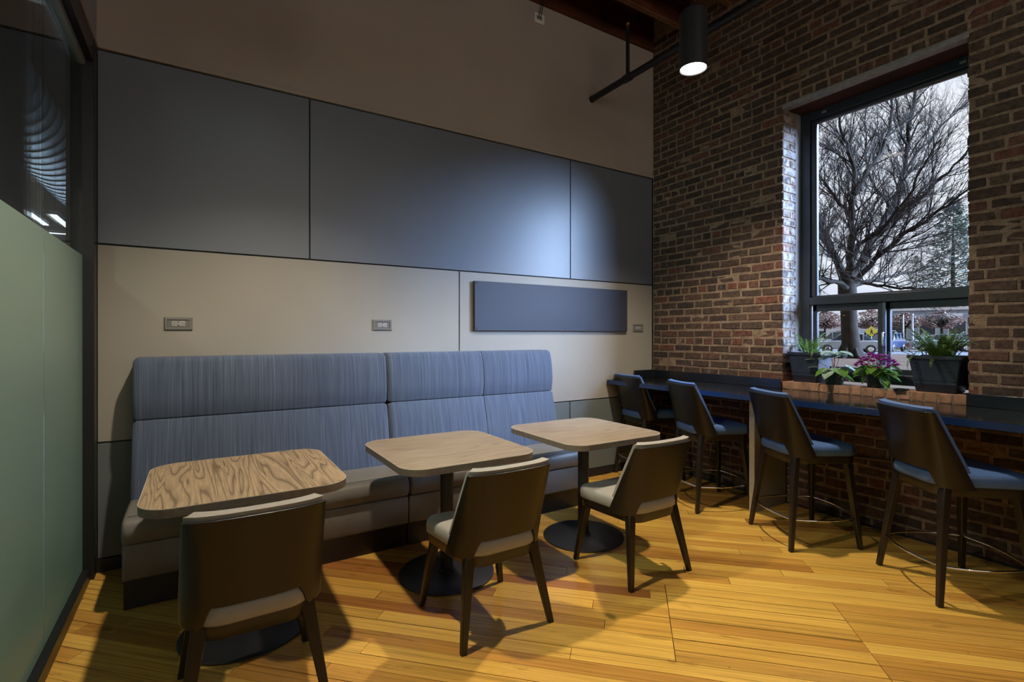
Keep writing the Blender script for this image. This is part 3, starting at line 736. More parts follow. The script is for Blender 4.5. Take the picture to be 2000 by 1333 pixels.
# ---- pinboard
pb = empty('pinboard', 'long navy blue board screwed to the greige wall above the right bench', 'board', (-1.298, 0, 1.65))
MB().box(-.888, .888, -.032, -.0025, -.212, .212).build('board', m_board, pb, bevel=.002)
for x, z in ((-.868, .192), (-.868, -.19), (.868, .192), (.868, -.19), (.08, -.19)):
    sm = MB().lathe([(.006, 0), (.006, .002), (.004, .003)], 12); sm.v = [(a+x, -.0335-c_, b_+z) for a, b_, c_ in sm.v]; sm.build('screw', m_black, pb)

# ---- outlets
def outlet(x, z, label, first=None):
    o = empty('power_outlet', label, 'outlet', (x, 0, z), 0, 'grey wall outlets above the bench'); o.rotation_euler = (0, 0, 0)
    w_, h_ = .0755, .042
    MB().rings([[(s*w_, -.0022, q*h_) for s, q in ((-1, -1), (1, -1), (1, 1), (-1, 1))], [(s*w_, -.006, q*h_) for s, q in ((-1, -1), (1, -1), (1, 1), (-1, 1))],
                [(s*(w_-.006), -.012, q*(h_-.006)) for s, q in ((-1, -1), (1, -1), (1, 1), (-1, 1))], [(s*(w_-.016), -.012, q*(h_-.016)) for s, q in ((-1, -1), (1, -1), (1, 1), (-1, 1))],
                [(s*(w_-.018), -.006, q*(h_-.018)) for s, q in ((-1, -1), (1, -1), (1, 1), (-1, 1))]]).build('plate', m_plate, o)
    MB().box(-.058, .058, -.0075, -.004, -.0245, .0245).build('insert', m_plate_lo, o)
    r = MB().box(-.036, .036, -.0105, -.007, -.0165, .0165).build('receptacle', m_recept, o, bevel=.002)
    hs = MB()
    for cx in (-.021, .021):
        hs.box(cx-.006, cx+.002, -.0112, -.010, .005, .0075); hs.box(cx-.005, cx+.002, -.0112, -.010, -.0085, -.006); hs.box(cx+.006, cx+.0105, -.0112, -.010, -.002, .002)
    hs.box(-.006, .006, -.0112, -.010, .008, .013); hs.box(-.006, .006, -.0112, -.010, -.013, -.008); hs.box(-.003, .003, -.0108, -.010, -.004, -.001)
    hs.build('slots', m_hole, r); return o
outlet(-4.278, 1.472, 'grey horizontal outlet on the wall nearest the glass partition'); outlet(-2.973, 1.477, 'grey horizontal outlet in the middle, left of the navy board')
outlet(-.228, 1.476, 'grey horizontal outlet between the navy board and the brick wall')

# ---- pendants
def pendant(x, y, z, label):
    p = empty('pendant_light', label, 'lamp', (x, y, z), 0, 'black cylinder pendants')
    R_ = .0935
    fixn(MB().lathe([(R_-.006, .030), (R_-.004, .0), (R_, .003), (R_, .385), (R_-.012, .398), (.02, .40)], 48).build('housing', m_basem, p, 30))
    MB().lathe([(R_-.0085, .006), (R_-.0085, .009)], 40).build('diffuser', m_bulb, p)
    MB().tube([(0, 0, .395), (0, 0, 4.44-z)], .0025, 6).build('cable', m_black, p)
    return p
pend = [pendant(x, y, z, l) for (x, y, z, e), l in zip(DOWNLIGHTS[:2], ('lit black cylinder pendant hanging before the brick wall', 'lit black cylinder pendant hanging above the left tables'))]

# ---- sprinkler pipe
sp = empty('sprinkler_pipe', 'black sprinkler pipe running high along the brick wall', 'pipe', (-.869, -.02, 3.735))
pipe = MB().tube([(0, .012, 0), (0, -.6, 0), (0, -5.5, 0)], .030, 20).build('pipe', m_black, sp, 60)
MB().tube([(0, -.478, .01), (0, -.478, .42)], .017, 14).build('riser', m_black, sp, 60)
MB().tube([(0, -.478, .40), (0, -.478, .435)], .021, 14).build('coupling', m_black, sp, 60)
hdm = MB(); hdm.tube([(0, -.478, .43), (0, -.478, .47)], [.012, .006], 10); hdm.lathe([(.018, 0), (.019, .003)], 14, (0, -.478, .485)); hdm.tube([(-.010, -.478, .46), (-.012, -.478, .487)], .003, 6); hdm.tube([(.010, -.478, .46), (.012, -.478, .487)], .003, 6)
h_ = hdm.build('sprinkler_head', plain('brass', (.45, .26, .10), .3, .9), sp, 50); h_['label'] = 'brass upright sprinkler head'
tee = MB().tube([(0, -.44, 0), (0, -.52, 0)], .036, 20).build('tee_fitting', m_black, sp, 60)
fl = MB().tube([(0, .014, 0), (0, .004, 0)], .034, 20).build('wall_collar', m_black, sp, 60)

# ---- low voltage box with wires, high on the wall
bx = empty('wall_box', 'small white wall box with two black wires hanging from the ceiling beam', 'box', (-1.506, -.005, 4.32))
MB().box(-.055, .055, -.010, 0, -.045, .045).build('plate', m_white, bx, bevel=.002)
MB().box(-.03, .03, -.014, -.009, -.012, .02).build('socket', m_plate, bx, bevel=.002)
for q in (-.012, .010): MB().tube([(q, -.013, .0), (q+.002, -.03, .05), (q+.012, -.045, .12), (q+.012, -.045, .47)], .0035, 6).build('wire', m_black, bx, 60)
sm2 = MB().lathe([(.03, 0), (.03, .02), (.02, .03)], 20); sm2.v = [(a, -.004-c_, b_) for a, b_, c_ in sm2.v]
o = fixn(sm2.build('wall_sensor', m_white, None, 40, loc=(-2.17, 0, 4.34))); tag(o, 'tiny pale round sensor high on the taupe wall', 'sensor')

# ================================================================== PLANTS ON THE SILL
SZ = 1.0125
def planter(y0, y1, label):
    cy = (y0+y1)/2; hw = (y1-y0)/2; d = .235; o = empty('square_planter', label, 'planter', (.135, cy, SZ), 0, 'tapered square planters')
    H = .248; lay = [(0, .70), (.006, .72), (.05, .775), (.055, .79), (.062, .79), (.067, .785), (.078, .795), (.084, .805), (.09, .80), (.225, .935), (.226, 1.0), (H, 1.0), (H, .93), (H-.03, .91)]
    rings = [[(x*k, y*k, z) for x, y in rrect(-d/2, d/2, -hw, hw, .018, 3)] for z, k in lay]
    fixn(MB().rings(rings).build('pot', m_pot, o, 25))
    MB().prism([(x*.9, y*.9) for x, y in rrect(-d/2, d/2, -hw, hw, .018, 3)], H-.04, H-.028).build('soil', m_soil, o)
    return o, H
rp_ = random.Random(21)
def frond_mesh(L, curl, width, seed):
    r = random.Random(seed); mb = MB(); pts = []; n = 22; p = Vector((0, 0, 0)); ang = math.radians(82); 
    for i in range(n+1):
        pts.append(p.copy()); ang -= curl/n*(1+i/n*.9); p += Vector((math.cos(ang), 0, math.sin(ang)))*(L/n)
    mb.tube(pts, [.0016*(1-i/(n+2))+.0004 for i in range(n+1)], 4, r=.01)
    for i in range(2, n):
        t_ = i/n; wv = width*(math.sin(PI*min(1, t_*1.05+.08))**.6)*(1-.35*t_)
        d = (pts[i+1]-pts[i-1]).normalized(); up = d.cross(Vector((0, 1, 0))).normalized()
        for s in (-1, 1):
            side = Vector((0, s, 0)); tip = pts[i]+side*wv+d*wv*.28+up*r.uniform(-.004, .003); b0_ = pts[i]; h = L/n*.40
            m1 = b0_.lerp(tip, .45)
            mb.add([b0_-d*h*.5, m1-d*h*.85, tip, m1+d*h*.7, b0_+d*h*.5], [(0, 1, 2, 3, 4)], r.random())
    return mb.mesh('frond', m_fern)
FM = [frond_mesh(.26, .8, .025, 1), frond_mesh(.28, 1.4, .026, 2), frond_mesh(.23, .35, .023, 3), frond_mesh(.30, 2.1, .027, 4)]
def fern(parent_label, pl, H, n, scale, spread, spec=()):
    f = empty('fern', parent_label, 'plant', (pl.location.x, pl.location.y, pl.location.z+H-.03), 0, 'sword ferns in the planters')
    for k in range(n):
        a = 2.4*k+rp_.uniform(-.3, .3); rr = rp_.uniform(.0, .055)*spread; m_ = FM[rp_.choice((0, 0, 1, 2, 2, 3))]; s = scale*rp_.uniform(.75, 1.15)
        inst(m_, 'frond', f, (rr*math.cos(a), rr*math.sin(a), 0), (rp_.uniform(-.2, .2), rp_.uniform(-.15, .35), a), (s, s, s))
    for (yy, az, s, tilt) in spec: inst(FM[3], 'frond', f, (-.03, yy, .0), (0, tilt, az), (s, s, s))
    return f
pA, HA = planter(-1.712, -1.445, 'slate-grey square planter at the left end of the sill, beside the white brick reveal')
pB, HB = planter(-2.595, -2.285, 'slate-grey square planter at the right end of the brick sill')
fern('sword fern in the left planter, leaning towards the reveal', pA, HA, 26, .95, .9, ((-.08, PI*1.05, .8, .3),))
fern('larger bushy sword fern in the right planter, arching over both sides', pB, HB, 70, 1.08, 1.5, ((.12, PI*.75, .95, .2), (.13, PI*.6, 1.1, .45), (-.12, -PI*.6, .9, .5), (.0, PI, .7, .7), (.08, PI*.9, .8, .6)))
def roundpot(y, x, dia, H, label):
    o = empty('nursery_pot', label, 'pot', (x, y, SZ), 0); R_ = dia/2
    fixn(MB().lathe([(R_*.76, 0), (R_*.78, .004), (R_*.95, H-.018), (R_, H-.017), (R_, H), (R_*.93, H), (R_*.90, H-.02)], 36).build('pot', m_potg, o, 35))
    MB().lathe([(R_*.88, H-.026), (R_*.88, H-.016)], 24).build('soil', m_soil, o); return o
def leaf(mb, base, dirv, L, Wd, droop, r=.5, heart=True):
    d = Vector(dirv).normalized(); s = d.cross(Vector((0, 0, 1))); s = s.normalized() if s.length > 1e-3 else Vector((1, 0, 0)); n = s.cross(d)
    prof = [(-.12, .30) if heart else (0, .08), (.05, .47), (.3, .5), (.6, .40), (.85, .18), (1.0, .02)]; v = []
    for t_, w_ in prof:
        c = Vector(base)+d*(L*t_)-Vector((0, 0, 1))*(droop*max(t_, 0)**2*L)
        v += [c-s*(w_*Wd)+n*(.10*Wd), c, c+s*(w_*Wd)+n*(.10*Wd)]
    f = []
    for i in range(len(prof)-1):
        a = i*3; f += [(a, a+1, a+4, a+3), (a+1, a+2, a+5, a+4)]
    mb.add(v, f, r)
p1 = roundpot(-1.79, .085, .150, .112, 'small dark green pot left of the purple flowers')
cy = empty('cyclamen', 'plant with silver-mottled round leaves spilling from the small green pot', 'plant', (.085, -1.79, SZ+.09), 0)
rl = random.Random(9)
for k in range(17):
    a = 2.4*k+.4; hi = k < 9; R_ = rl.uniform(.01, .07) if hi else rl.uniform(.07, .10); z = rl.uniform(.11, .17) if hi else rl.uniform(-.01, .05)
    e = Vector((R_*math.cos(a), R_*math.sin(a), z)); st = MB().tube([(0, 0, 0), (e.x*.6, e.y*.6, z*.6+.02), e], .0022, 5).build('stem', m_pink, cy, 60)
    mb = MB(); leaf(mb, e-Vector((math.cos(a), math.sin(a), 0))*.02, (math.cos(a), math.sin(a), rl.uniform(-.1, .45) if hi else -.5), rl.uniform(.085, .115), rl.uniform(.09, .12), .25)
    mb.build('leaf', m_cyc if (hi or k % 2) else m_leafg, cy, 60)
for e in ((-.05, .13, .10), (-.06, .10, .04)):
    MB().tube([(0, .02, 0), (e[0]*.5, e[1]*.5, .06), e], .0022, 5).build('stem', m_pink, cy, 60); mb = MB(); leaf(mb, e, (-.1, .9, .15), .07, .05, .3); mb.build('leaf', m_cyc, cy, 60)
for k in range(3):
    mb = MB()
    for j in range(5): aa = j*1.3; leaf(mb, (-.05+.01*k, -.085-.012*k, .0-.02*k), (math.cos(aa), math.sin(aa), -.6), .035, .022, .2, .3, False)
    mb.build('flower', m_petalw, cy)
p2 = roundpot(-2.075, .095, .142, .110, 'small dark green pot holding the purple flowering plant')
mu = empty('flowering_plant', 'magenta-purple flowering plant with large green leaves in the middle of the sill', 'plant', (.095, -2.075, SZ+.09), 0)
for k in range(26):
    a = 2.4*k; R_ = rl.uniform(.03, .075); z = rl.uniform(-.0, .085); e = Vector((R_*math.cos(a), R_*math.sin(a), z))
    mb = MB(); leaf(mb, e, (math.cos(a), math.sin(a), rl.uniform(-.6, .2)), rl.uniform(.075, .115), rl.uniform(.07, .095), .35, rl.random(), False); mb.build('leaf', m_leafg, mu, 60)
mb = MB(); leaf(mb, (-.06, -.06, .0), (-.35, -.5, -.9), .11, .08, .1, .5, False); mb.build('leaf', m_leafg, mu, 60)
for k in range(56):
    rr = .140*math.sqrt((k+.5)/56); a = 2.4*k; z = .155-4.6*rr*rr+rl.uniform(-.018, .004)+rl.uniform(-.012, .012); c = Vector((rr*math.cos(a)*.85, rr*math.sin(a), z)); fl_ = MB()
    for ring, (n_, L, el) in enumerate(((11, .026, .1), (9, .021, .6), (7, .014, 1.1))):
        for j in range(n_):
            aa = 2*PI*j/n_+ring*.3; leaf(fl_, c, (math.cos(aa)*math.cos(el), math.sin(aa)*math.cos(el), math.sin(el)), L, .011, -.1, rl.random(), False)
    fl_.build('flower_head', m_petal, mu)
    if k % 3 == 0: MB().tube([(0, 0, 0), (c.x*.5, c.y*.5, z*.6), c], .002, 4).build('stem', m_fern, mu)
ph = MB().prism(rrect(-.05, .05, -.035, .035, .01, 4), 0, .008).build('dark_tray', m_count, None, 40, bevel=.002, loc=(.03, -2.255, SZ+.001)); tag(ph, 'flat dark glossy slab lying on the sill in front of the right planter', 'tray')

# ================================================================== OUTSIDE
def gmat(name, stops, sc, rough=.95):
    m, t, b, o = M(name); c = ramp_out(t, noise_(t, pos(t), sc, 8, .7), stops); t.links.new(c, b.inputs['Base Color']); b.inputs['Roughness'].default_value = rough; b.inputs['Specular IOR Level'].default_value = .1; return m
grd = MB().box(.44, 160, -60, 160, -.2, -.02).build('ground', gmat('winter_lawn_with_leaves', [(.35, (.050, .028, .018)), (.5, (.080, .046, .028)), (.65, (.07, .055, .03))], 1.2)); tag(grd, kind='structure')
# street beyond the tree, square to the line of sight through the window
VD = (FW+RT*.745).normalized(); VR = Vector((VD.y, -VD.x, 0)); VA = math.atan2(VR.y, VR.x)
def vp(px, depth, z=0.0):
    p = at(px, 655, depth); p.z = z; return p
st = MB().box(-70, 70, -6.5, 6.5, -.03, .0).build('street', gmat('asphalt', [(.35, (.085, .085, .092)), (.65, (.12, .12, .128))], 3), None, loc=vp(1760, 42, -.008), rot=(0, 0, VA)); tag(st, kind='structure')
kb = MB().box(-70, 70, -.15, .15, 0, .14).build('kerb', m_sillstone, None, loc=vp(1760, 49.5), rot=(0, 0, VA)); tag(kb, kind='structure')

# ---- the big bare tree
m_bark = timber('grey_oak_bark', (.014, .0105, .0080), (.030, .0235, .0185), (6, 6, .9), .95); m_twig = plain('twig_grey_brown', (.040, .032, .027), .9, 0, .1)
rt = random.Random(4); TD = 31.0
base = vp(1660, TD, -.05)
tree = empty('bare_tree', 'large bare spreading tree with a thick trunk outside the window', 'tree', base)
def wpt(px, py, dd): return at(px, py, TD+dd)-base
tr = MB(); tp = [wpt(1666, 702, 0), wpt(1665, 692, 0), wpt(1662, 670, 0), wpt(1659, 640, 0), wpt(1657, 600, 0), wpt(1655, 572, 0), wpt(1653, 545, 0)]
tp[0].z = 0; tr.tube(tp, [.80, .60, .50, .45, .43, .50, .46], 18)
for a in range(6): aa = a*1.05; tr.tube([Vector((math.cos(aa)*.95, math.sin(aa)*.95, -.02)), Vector((math.cos(aa)*.62, math.sin(aa)*.62, .15)), Vector((math.cos(aa)*.36, math.sin(aa)*.36, .9))], [.10, .16, .08], 8)
tr.build('trunk', m_bark, tree, 60)
limbs = [  # (pixel x, pixel y, depth offset) along each limb, start and end radius
    ([(1653, 560, 0), (1640, 520, .5), (1622, 480, 1.2), (1600, 440, 2), (1588, 395, 3), (1584, 330, 4), (1596, 260, 4.5), (1610, 190, 5)], .26, .05),
    ([(1655, 560, 0), (1662, 520, -.5), (1662, 470, -1), (1664, 420, -1.6), (1668, 370, -2), (1666, 320, -2), (1655, 280, -2.4), (1640, 230, -3), (1628, 170, -3.5)], .30, .04),
    ([(1666, 380, -2), (1690, 340, -1.2), (1712, 310, -.6), (1730, 270, 0), (1742, 215, .6), (1745, 150, 1), (1750, 90, 1.3)], .18, .04),
    ([(1660, 550, 0), (1690, 500, 1), (1715, 455, 2), (1740, 410, 3), (1756, 375, 3.4), (1768, 330, 3.6), (1774, 280, 3.4), (1780, 220, 3), (1795, 150, 2.5), (1810, 80, 2)], .34, .05),
    ([(1716, 452, 2), (1760, 420, 1), (1800, 385, -.5), (1840, 345, -1.5), (1880, 310, -2.5), (1925, 270, -3.5)], .17, .035),
    ([(1660, 555, 0), (1700, 520, -1.2), (1735, 485, -2.4), (1775, 450, -3.3), (1820, 420, -4), (1870, 385, -5), (1930, 345, -6)], .20, .035),
    ([(1660, 562, 0), (1700, 548, 1), (1750, 540, 2), (1800, 525, 3), (1850, 515, 3.5), (1920, 500, 4)], .15, .035),
    ([(1655, 565, 0), (1630, 550, -1.5), (1600, 545, -3), (1560, 538, -4), (1510, 530, -5)], .18, .04),
    ([(1668, 430, -1.6), (1640, 400, -1), (1620, 370, -.5), (1600, 345, 0), (1580, 320, .5), (1550, 290, 1)], .13, .03),
    ([(1662, 545, 0), (1700, 555, -2), (1745, 562, -4), (1790, 565, -6), (1840, 572, -7.5)], .12, .03),
    ([(1740, 412, 3), (1720, 380, 4), (1700, 350, 4.6), (1690, 300, 5), (1688, 240, 5.4), (1690, 170, 5.6)], .13, .03),
    ([(1768, 330, 3.6), (1790, 300, 4), (1820, 270, 4.4), (1850, 235, 4.6), (1885, 205, 5), (1930, 170, 5)], .12, .03),
    ([(1770, 300, 3.5), (1760, 250, 3.2), (1752, 200, 3), (1740, 150, 3), (1730, 90, 3)], .10, .03),
    ([(1662, 500, -.5), (1690, 470, -2.5), (1730, 440, -4.5), (1770, 390, -6), (1800, 330, -7), (1840, 270, -8)], .15, .03),
    ([(1630, 500, 1), (1610, 470, 3), (1590, 450, 5), (1560, 430, 6)], .12, .03)]
seeds = []
for pts, r0, r1 in limbs:
    P_ = [wpt(*p) for p in pts]; fine = []
    for i in range(len(P_)-1):
        for k in range(3):
            q = P_[i].lerp(P_[i+1], k/3)
            if k: q += Vector((rt.uniform(-.12, .12), rt.uniform(-.12, .12), rt.uniform(-.12, .12)))
            fine.append(q)
    fine.append(P_[-1]); n = len(fine); rr = [r0+(r1-r0)*(i/(n-1))**.7 for i in range(n)]
    MB().tube(fine, rr, 9).build('limb', m_bark, tree, 60)
    for i in range(2, n-1): seeds.append((fine[i], (fine[i+1]-fine[i-1]).normalized(), rr[i], i/n))
br = MB(); tw = MB()
def grow(p, d, r, L, lvl):
    n = 5; pts = [p.copy()]; q = p.copy(); dd = d.copy()
    for k in range(n):
        dd = (dd+Vector((rt.gauss(0, .09), rt.gauss(0, .09), rt.gauss(.03, .08)))).normalized(); q = q+dd*(L/n); pts.append(q.copy())
    (br if lvl < 2 else tw).tube(pts, [r*(1-.75*k/n) for k in range(n+1)], 5 if lvl < 2 else 3, caps=False)
    if lvl < 3:
        for _ in range((5, 6, 5)[lvl]):
            k = rt.randint(1, n-1); ax = Vector((rt.gauss(0, 1), rt.gauss(0, 1), rt.gauss(0, 1))).normalized()
            nd = (dd+ax*.62).normalized(); grow(pts[k], nd, r*.5, L*rt.uniform(.42, .62), lvl+1)
for p, d, r, f_ in seeds:
    for _ in range(2 if rt.random() < .75 else 1):
        ax = Vector((rt.gauss(0, 1), rt.gauss(0, 1), rt.gauss(.15, .8))).normalized(); nd = (d*.9+ax*.75+Vector((0, 0, .15))).normalized()
        grow(p, nd, min(.055, max(.022, r*.4)), rt.uniform(1.8, 3.6), 0 if rt.random() < .5 else 1)
tag(br.build('branches', m_bark, tree, 60), kind='stuff'); tag(tw.build('twigs', m_twig, tree), kind='stuff')
lv = MB()
for _ in range(260):
    p, d, r, f_ = rt.choice(seeds); c = p+Vector((rt.gauss(0, 1.2), rt.gauss(0, 1.2), rt.gauss(0, 1.0))); a = Vector((rt.gauss(0, 1), rt.gauss(0, 1), rt.gauss(0, 1))).normalized()*.07; b_ = a.orthogonal().normalized()*.05
    lv.add([c-a, c+b_, c+a, c-b_], [(0, 1, 2, 3)])
tag(lv.build('dead_leaves', plain('rusty_leaf', (.20, .09, .05), .8), tree), kind='stuff')

# ---- leafy and evergreen trees beyond
def far_tree(px, depth, top, wpx, label, mat, n, trunk_r=.15, cone=False, bottom=None, seed=1, size=.16):
    r = random.Random(seed); b_ = vp(px, depth); o = empty('evergreen_tree' if cone else 'brown_leaved_tree', label, 'tree', b_)
    H = 1.4+(655-top)/980*depth; Wd = wpx/980*depth/2; zb_ = 1.4 if bottom is None else bottom
    MB().tube([(0, 0, 0), (.1, .1, H*.5), (0, 0, H*.92)], [trunk_r, trunk_r*.7, .03], 8).build('trunk', m_bark, o, 60)
    if not cone:
        lm = MB()
        for k in range(60):
            a = r.uniform(0, 2*PI); z0_ = r.uniform(zb_, H*.7); R_ = Wd*r.uniform(.5, 1); e = Vector((math.cos(a)*R_, math.sin(a)*R_, min(H, z0_+R_*r.uniform(.2, 1)))); lm.tube([(0, 0, z0_), (e.x*.5+r.gauss(0, .2), e.y*.5+r.gauss(0, .2), (z0_+e.z)/2), e], [.05, .03, .01], 4, caps=False)
        tag(lm.build('branches', m_bark, o), kind='stuff')
    mb = MB()
    for _ in range(n):
        z = r.uniform(zb_, H); t_ = (z-zb_)/(H-zb_)
        R_ = Wd*((1-t_)**.8+.08) if cone else Wd*math.sqrt(max(.05, 1-(2*t_-.9)**2))
        a = r.uniform(0, 2*PI); q = math.sqrt(r.random()) if not cone else r.uniform(.3, 1)*(.8+.2*math.sin(a*5+z*4)); c = Vector((math.cos(a)*R_*q, math.sin(a)*R_*q, z+(-.3*R_*q if cone else 0)))
        if noise.noise(c*(.9 if not cone else 1.1)+Vector((seed, 0, 0))) < -.08: continue
        a_ = Vector((r.gauss(0, 1), r.gauss(0, 1), r.gauss(0, .6))).normalized()*size*r.uniform(.5, 1.2); b2 = a_.orthogonal().normalized()*size*(.25 if cone else .6)
        mb.add([c-a_, c+b2, c+a_, c-b2], [(0, 1, 2, 3)], r.random())
    tag(mb.build('foliage', mat, o), kind='stuff')
m_red = leaf_mat('russet_leaves', (.11, .055, .040), (.18, .095, .07), 2, .4); m_ever = leaf_mat('dusky_conifer_green', (.030, .044, .026), (.055, .072, .040), 2, .3)
far_tree(1862, 100, 385, 210, 'tall dusky evergreen behind the bare tree, at the right of the window', m_ever, 9000, .5, True, 3.5, 3, .55)
far_tree(1950, 150, 310, 240, 'second evergreen half hidden by the right edge of the window', m_ever, 8000, .5, True, 3.5, 8, .55)
far_tree(1790, 185, 500, 120, 'smaller evergreen low behind the branches of the bare tree', m_ever, 4000, .4, True, 3.5, 5, .5)
for k, (px, dp, tp_, wp, lb) in enumerate(((1612, 60, 608, 62, 'russet-leaved tree left of the big trunk'), (1702, 60, 606, 66, 'russet-leaved tree right of the big trunk, behind the yellow sign'),
        (1768, 61, 612, 58, 'russet-leaved tree seen through the right lower sash'), (1840, 60, 608, 66, 'russet-leaved tree behind the right fern'), (1545, 60, 600, 62, 'russet-leaved tree hidden left by the window frame'))):
    far_tree(px, dp, tp_, wp, lb, m_red, 1500, .15, False, 2.2, 20+k, .16)

# ---- buildings across the street
def building(px, depth, L, D_, H, label, mat, roofmat, nwin):
    o = empty('low_building', label, 'building', vp(px, depth), VA)
    MB().box(-L/2, L/2, 0, D_, 0, H).build('wall', mat, o); MB().box(-L/2-.3, L/2+.3, -.4, D_+.3, H, H+.35).build('roof', roofmat, o)
    for k in range(nwin):
        x = -L/2+(k+.5)*L/nwin; wn = MB().box(x-L/nwin*.3, x+L/nwin*.3, -.06, .0, H*.28, H*.72).build('window', m_white, o)
        MB().box(x-L/nwin*.27, x+L/nwin*.27, -.075, -.055, H*.31, H*.69).build('pane', m_win, wn)
m_wh = plain('white_render', (.62, .63, .66), .8, 0, .2, .05, 1); m_gr = plain('blue_grey_cladding', (.30, .35, .44), .7, 0, .2, .1, 1)
building(1700, 84, 34, 10, 3.1, 'long low white building across the street, behind the signs', m_wh, m_gr, 9)
building(1840, 66, 12, 8, 4.7, 'taller blue-grey building with white fascia, behind the right fern', m_gr, m_wh, 4)
bw = empty('brick_planter_wall', 'low brick wall across the street behind the parked cars', 'wall', vp(1775, 57), VA); MB().box(-9, 9, 0, .4, 0, .55).build('wall', plain('far_brick', (.22, .10, .07), .9), bw); MB().box(-9.1, 9.1, -.05, .45, .55, .65).build('coping', m_wh, bw)

# ---- street furniture
m_steel = plain('galvanised_pole', (.30, .33, .38), .5, .4); m_yel = plain('yellow_sign_face', (.75, .62, .06), .5)
def diamond(px, py, depth, s, face_m, label, ped):
    z = 1.4+(655-py)/980*depth; o = empty('crosswalk_sign' if ped else 'road_sign', label, 'sign', vp(px, depth), VA)
    MB().tube([(0, .03, 0), (0, .03, z)], .035, 8).build('post', m_steel, o, 60)
    def dm(s_, y0, y1, mat, nm, z_=z): MB().add([(x, y_, z_+q) for y_ in (y0, y1) for x, q in ((0, -s_), (s_, 0), (0, s_), (-s_, 0))], [(0, 1, 2, 3), (7, 6, 5, 4), (0, 4, 5, 1), (1, 5, 6, 2), (2, 6, 7, 3), (3, 7, 4, 0)]).build(nm, mat, o)
    if ped:
        dm(s, -.01, .0, face_m, 'sign_face'); f_ = MB(); K = s*.62
        def seg(a, b, w_):
            a, b = Vector(a)*K, Vector(b)*K; d = (b-a).normalized(); n = Vector((-d.y, d.x))*w_*K
            f_.add([(p.x, -.018, z+p.y) for p in (a-n, b-n, b+n, a+n)]+[(p.x, -.011, z+p.y) for p in (a-n, b-n, b+n, a+n)], [(0, 1, 2, 3), (7, 6, 5, 4), (0, 4, 5, 1), (1, 5, 6, 2), (2, 6, 7, 3), (3, 7, 4, 0)])
        seg((0, .35), (.02, -.15), .16); seg((.0, -.12), (-.30, -.80), .10); seg((.03, -.12), (.30, -.45), .10); seg((.30, -.42), (.36, -.82), .08)
        seg((0, .30), (-.34, .0), .075); seg((.02, .30), (.36, .05), .075); f_.build('walking_figure', m_hole, o)
        hh = MB().lathe([(.15*K, 0), (.15*K, .007)], 16); hh.v = [(a, -.018+c_, z+.58*K+b_) for a, b_, c_ in hh.v]; hh.build('figure_head', m_hole, o)
    else: dm(s, -.01, .0, face_m, 'sign_back')
diamond(1702, 648, 47, .52, m_yel, 'yellow diamond crosswalk sign with black walking figure', True)
diamond(1683, 651, 56, .46, plain('bare_aluminium', (.42, .44, .48), .5, .2), 'grey back of a diamond road sign left of the yellow one', False)
def pole(px, depth, py_top, r, label, arm=None):
    H = 1.4+(655-py_top)/980*depth; o = empty('utility_pole', label, 'pole', vp(px, depth), VA)
    MB().tube([(0, 0, 0), (0, 0, H)], [r, r*.8], 8).build('pole', m_steel, o, 60)
    if arm: MB().tube([(0, 0, arm[0]), (arm[1], 0, arm[0]+.1)], .06, 6).build('arm', m_steel, o, 60); MB().box(arm[1]*.5-.6, arm[1]*.5+.6, -.1, .1, arm[0]-.15, arm[0]+.15).build('street_plate', m_wh, o)
pole(1782, 51.5, 613, .10, 'grey signal pole with long arm seen through the right lower sash', (3.4, 6.5)); pole(1798, 78, 560, .20, 'tall utility pole rising behind the signal arm')
pole(1834, 77, 570, .18, 'tall utility pole right of the signal arm, above the fern'); pole(1764, 50.4, 615, .08, 'slim pale pole beside the window mullion')

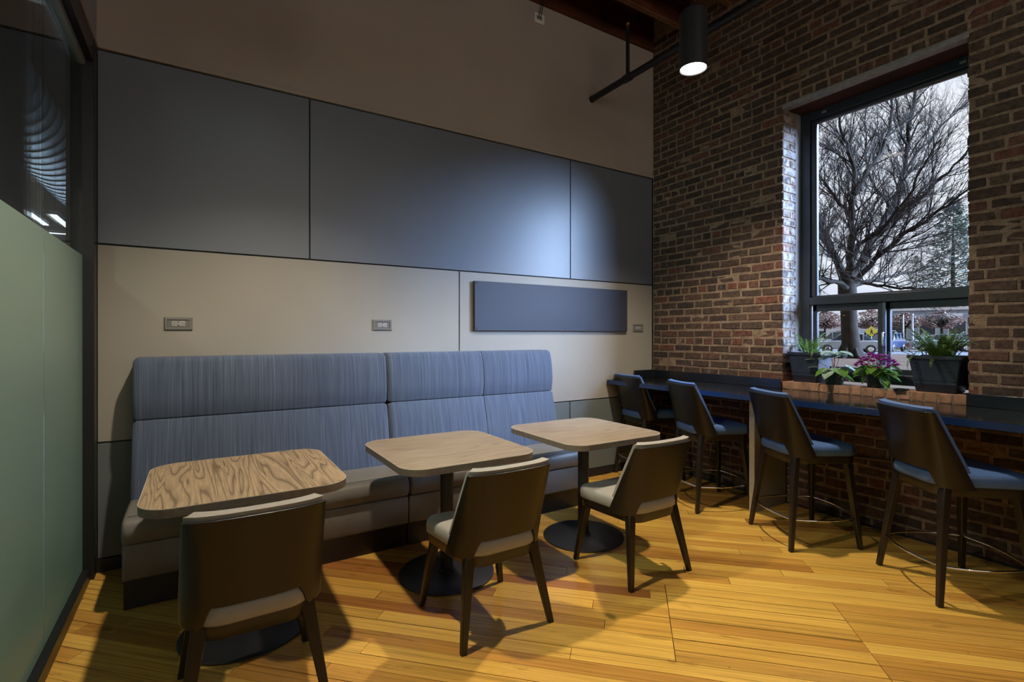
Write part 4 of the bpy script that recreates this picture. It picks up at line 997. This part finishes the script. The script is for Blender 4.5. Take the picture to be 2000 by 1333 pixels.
# ---- parked cars
m_tyre = plain('tyre', (.015, .015, .016), .8); m_cg = plain('car_glass', (.03, .04, .05), .1)
def car(px, depth, heading, L, H, col, label, suv=False):
    o = empty('parked_car', label, 'car', vp(px, depth), VA+heading); h = L/2; Wc = .88
    low = [(-h, .35), (-h, .80), (-h+.1, .90), (-h+.9, .98), (h-.35 if suv else h-.7, 1.0), (h-.02, .92), (h, .35)]
    mb = MB(); n = len(low); mb.add([(x, y_, z) for y_ in (-Wc, Wc) for x, z in low], [tuple(range(n)), tuple(range(2*n-1, n-1, -1))]+[(i, i+n, (i+1) % n+n, (i+1) % n) for i in range(n)])
    fixn(mb.build('body', plain('car_paint', col, .25, .1, .5, .02, coat=.6), o, bevel=.07, seg=3))
    cab = [(-h+1.0, .96, Wc-.05), (-h+1.75, H, Wc-.22), (h-.75 if suv else h-1.3, H, Wc-.22), (h-.15 if suv else h-.55, .96, Wc-.05)]
    mb = MB(); mb.add([(x, s*w_, z) for s in (-1, 1) for x, z, w_ in cab], [(0, 1, 2, 3), (7, 6, 5, 4), (0, 4, 5, 1), (1, 5, 6, 2), (2, 6, 7, 3), (3, 7, 4, 0)])
    fixn(mb.build('cabin_glass', m_cg, o, bevel=.04)); rf_ = cab[1:3]
    MB().box(rf_[0][0]-.05, rf_[1][0]+.05, -Wc+.2, Wc-.2, H-.03, H+.03).build('roof', plain('car_roof_paint', col, .25, .1, .5, .02), o, bevel=.02)
    for xm in (rf_[0][0]+.05, (rf_[0][0]+rf_[1][0])/2, rf_[1][0]): MB().box(xm-.04, xm+.04, -Wc+.06, Wc-.06, .97, H-.01).build('pillar', plain('car_pillar', col, .3), o)
    for sx in (-h+.85, h-.85):
        for sy in (-1, 1):
            wm = MB().lathe([(.20, 0), (.33, .01), (.34, .04), (.34, .16), (.33, .2), (.2, .21)], 24); wm.v = [(a+sx, sy*(Wc-.18)+(c_-.02 if sy > 0 else -c_+.02), b_+.34) for a, b_, c_ in wm.v]
            wl = fixn(wm.build('wheel', m_tyre, o, 40)); hm = MB().lathe([(.19, 0), (.17, .02)], 16); hm.v = [(a+sx, sy*(Wc+.005)+(c_ if sy > 0 else -c_), b_+.34) for a, b_, c_ in hm.v]; hm.build('hubcap', m_chrome, wl)
    for sy in (-1, 1): MB().box(h-.03, h+.015, sy*.72-.13, sy*.72+.13, .74, .88).build('tail_light', plain('red_lens', (.5, .01, .01), .3), o)
    return o
car(1656, 38.5, 0.12, 4.4, 1.48, (.30, .31, .33), 'silver-white parked hatchback just right of the tree trunk')
car(1732, 43.5, 1.30, 4.4, 1.55, (.015, .025, .06), 'dark blue car behind the window mullion', True)
car(1708, 54, .05, 5.0, 1.85, (.34, .36, .38), 'white pickup-height vehicle behind the dark blue car', True)
car(1640, 53.5, 0, 4.8, 1.75, (.32, .33, .35), 'white van-like car farther back behind the trunk', True)
car(1842, 43, .08, 4.4, 1.45, (.26, .29, .33), 'pale silver car behind the right fern')
car(1872, 53.5, -.05, 4.5, 1.5, (.30, .33, .37), 'white car half hidden by the right fern and the frame')
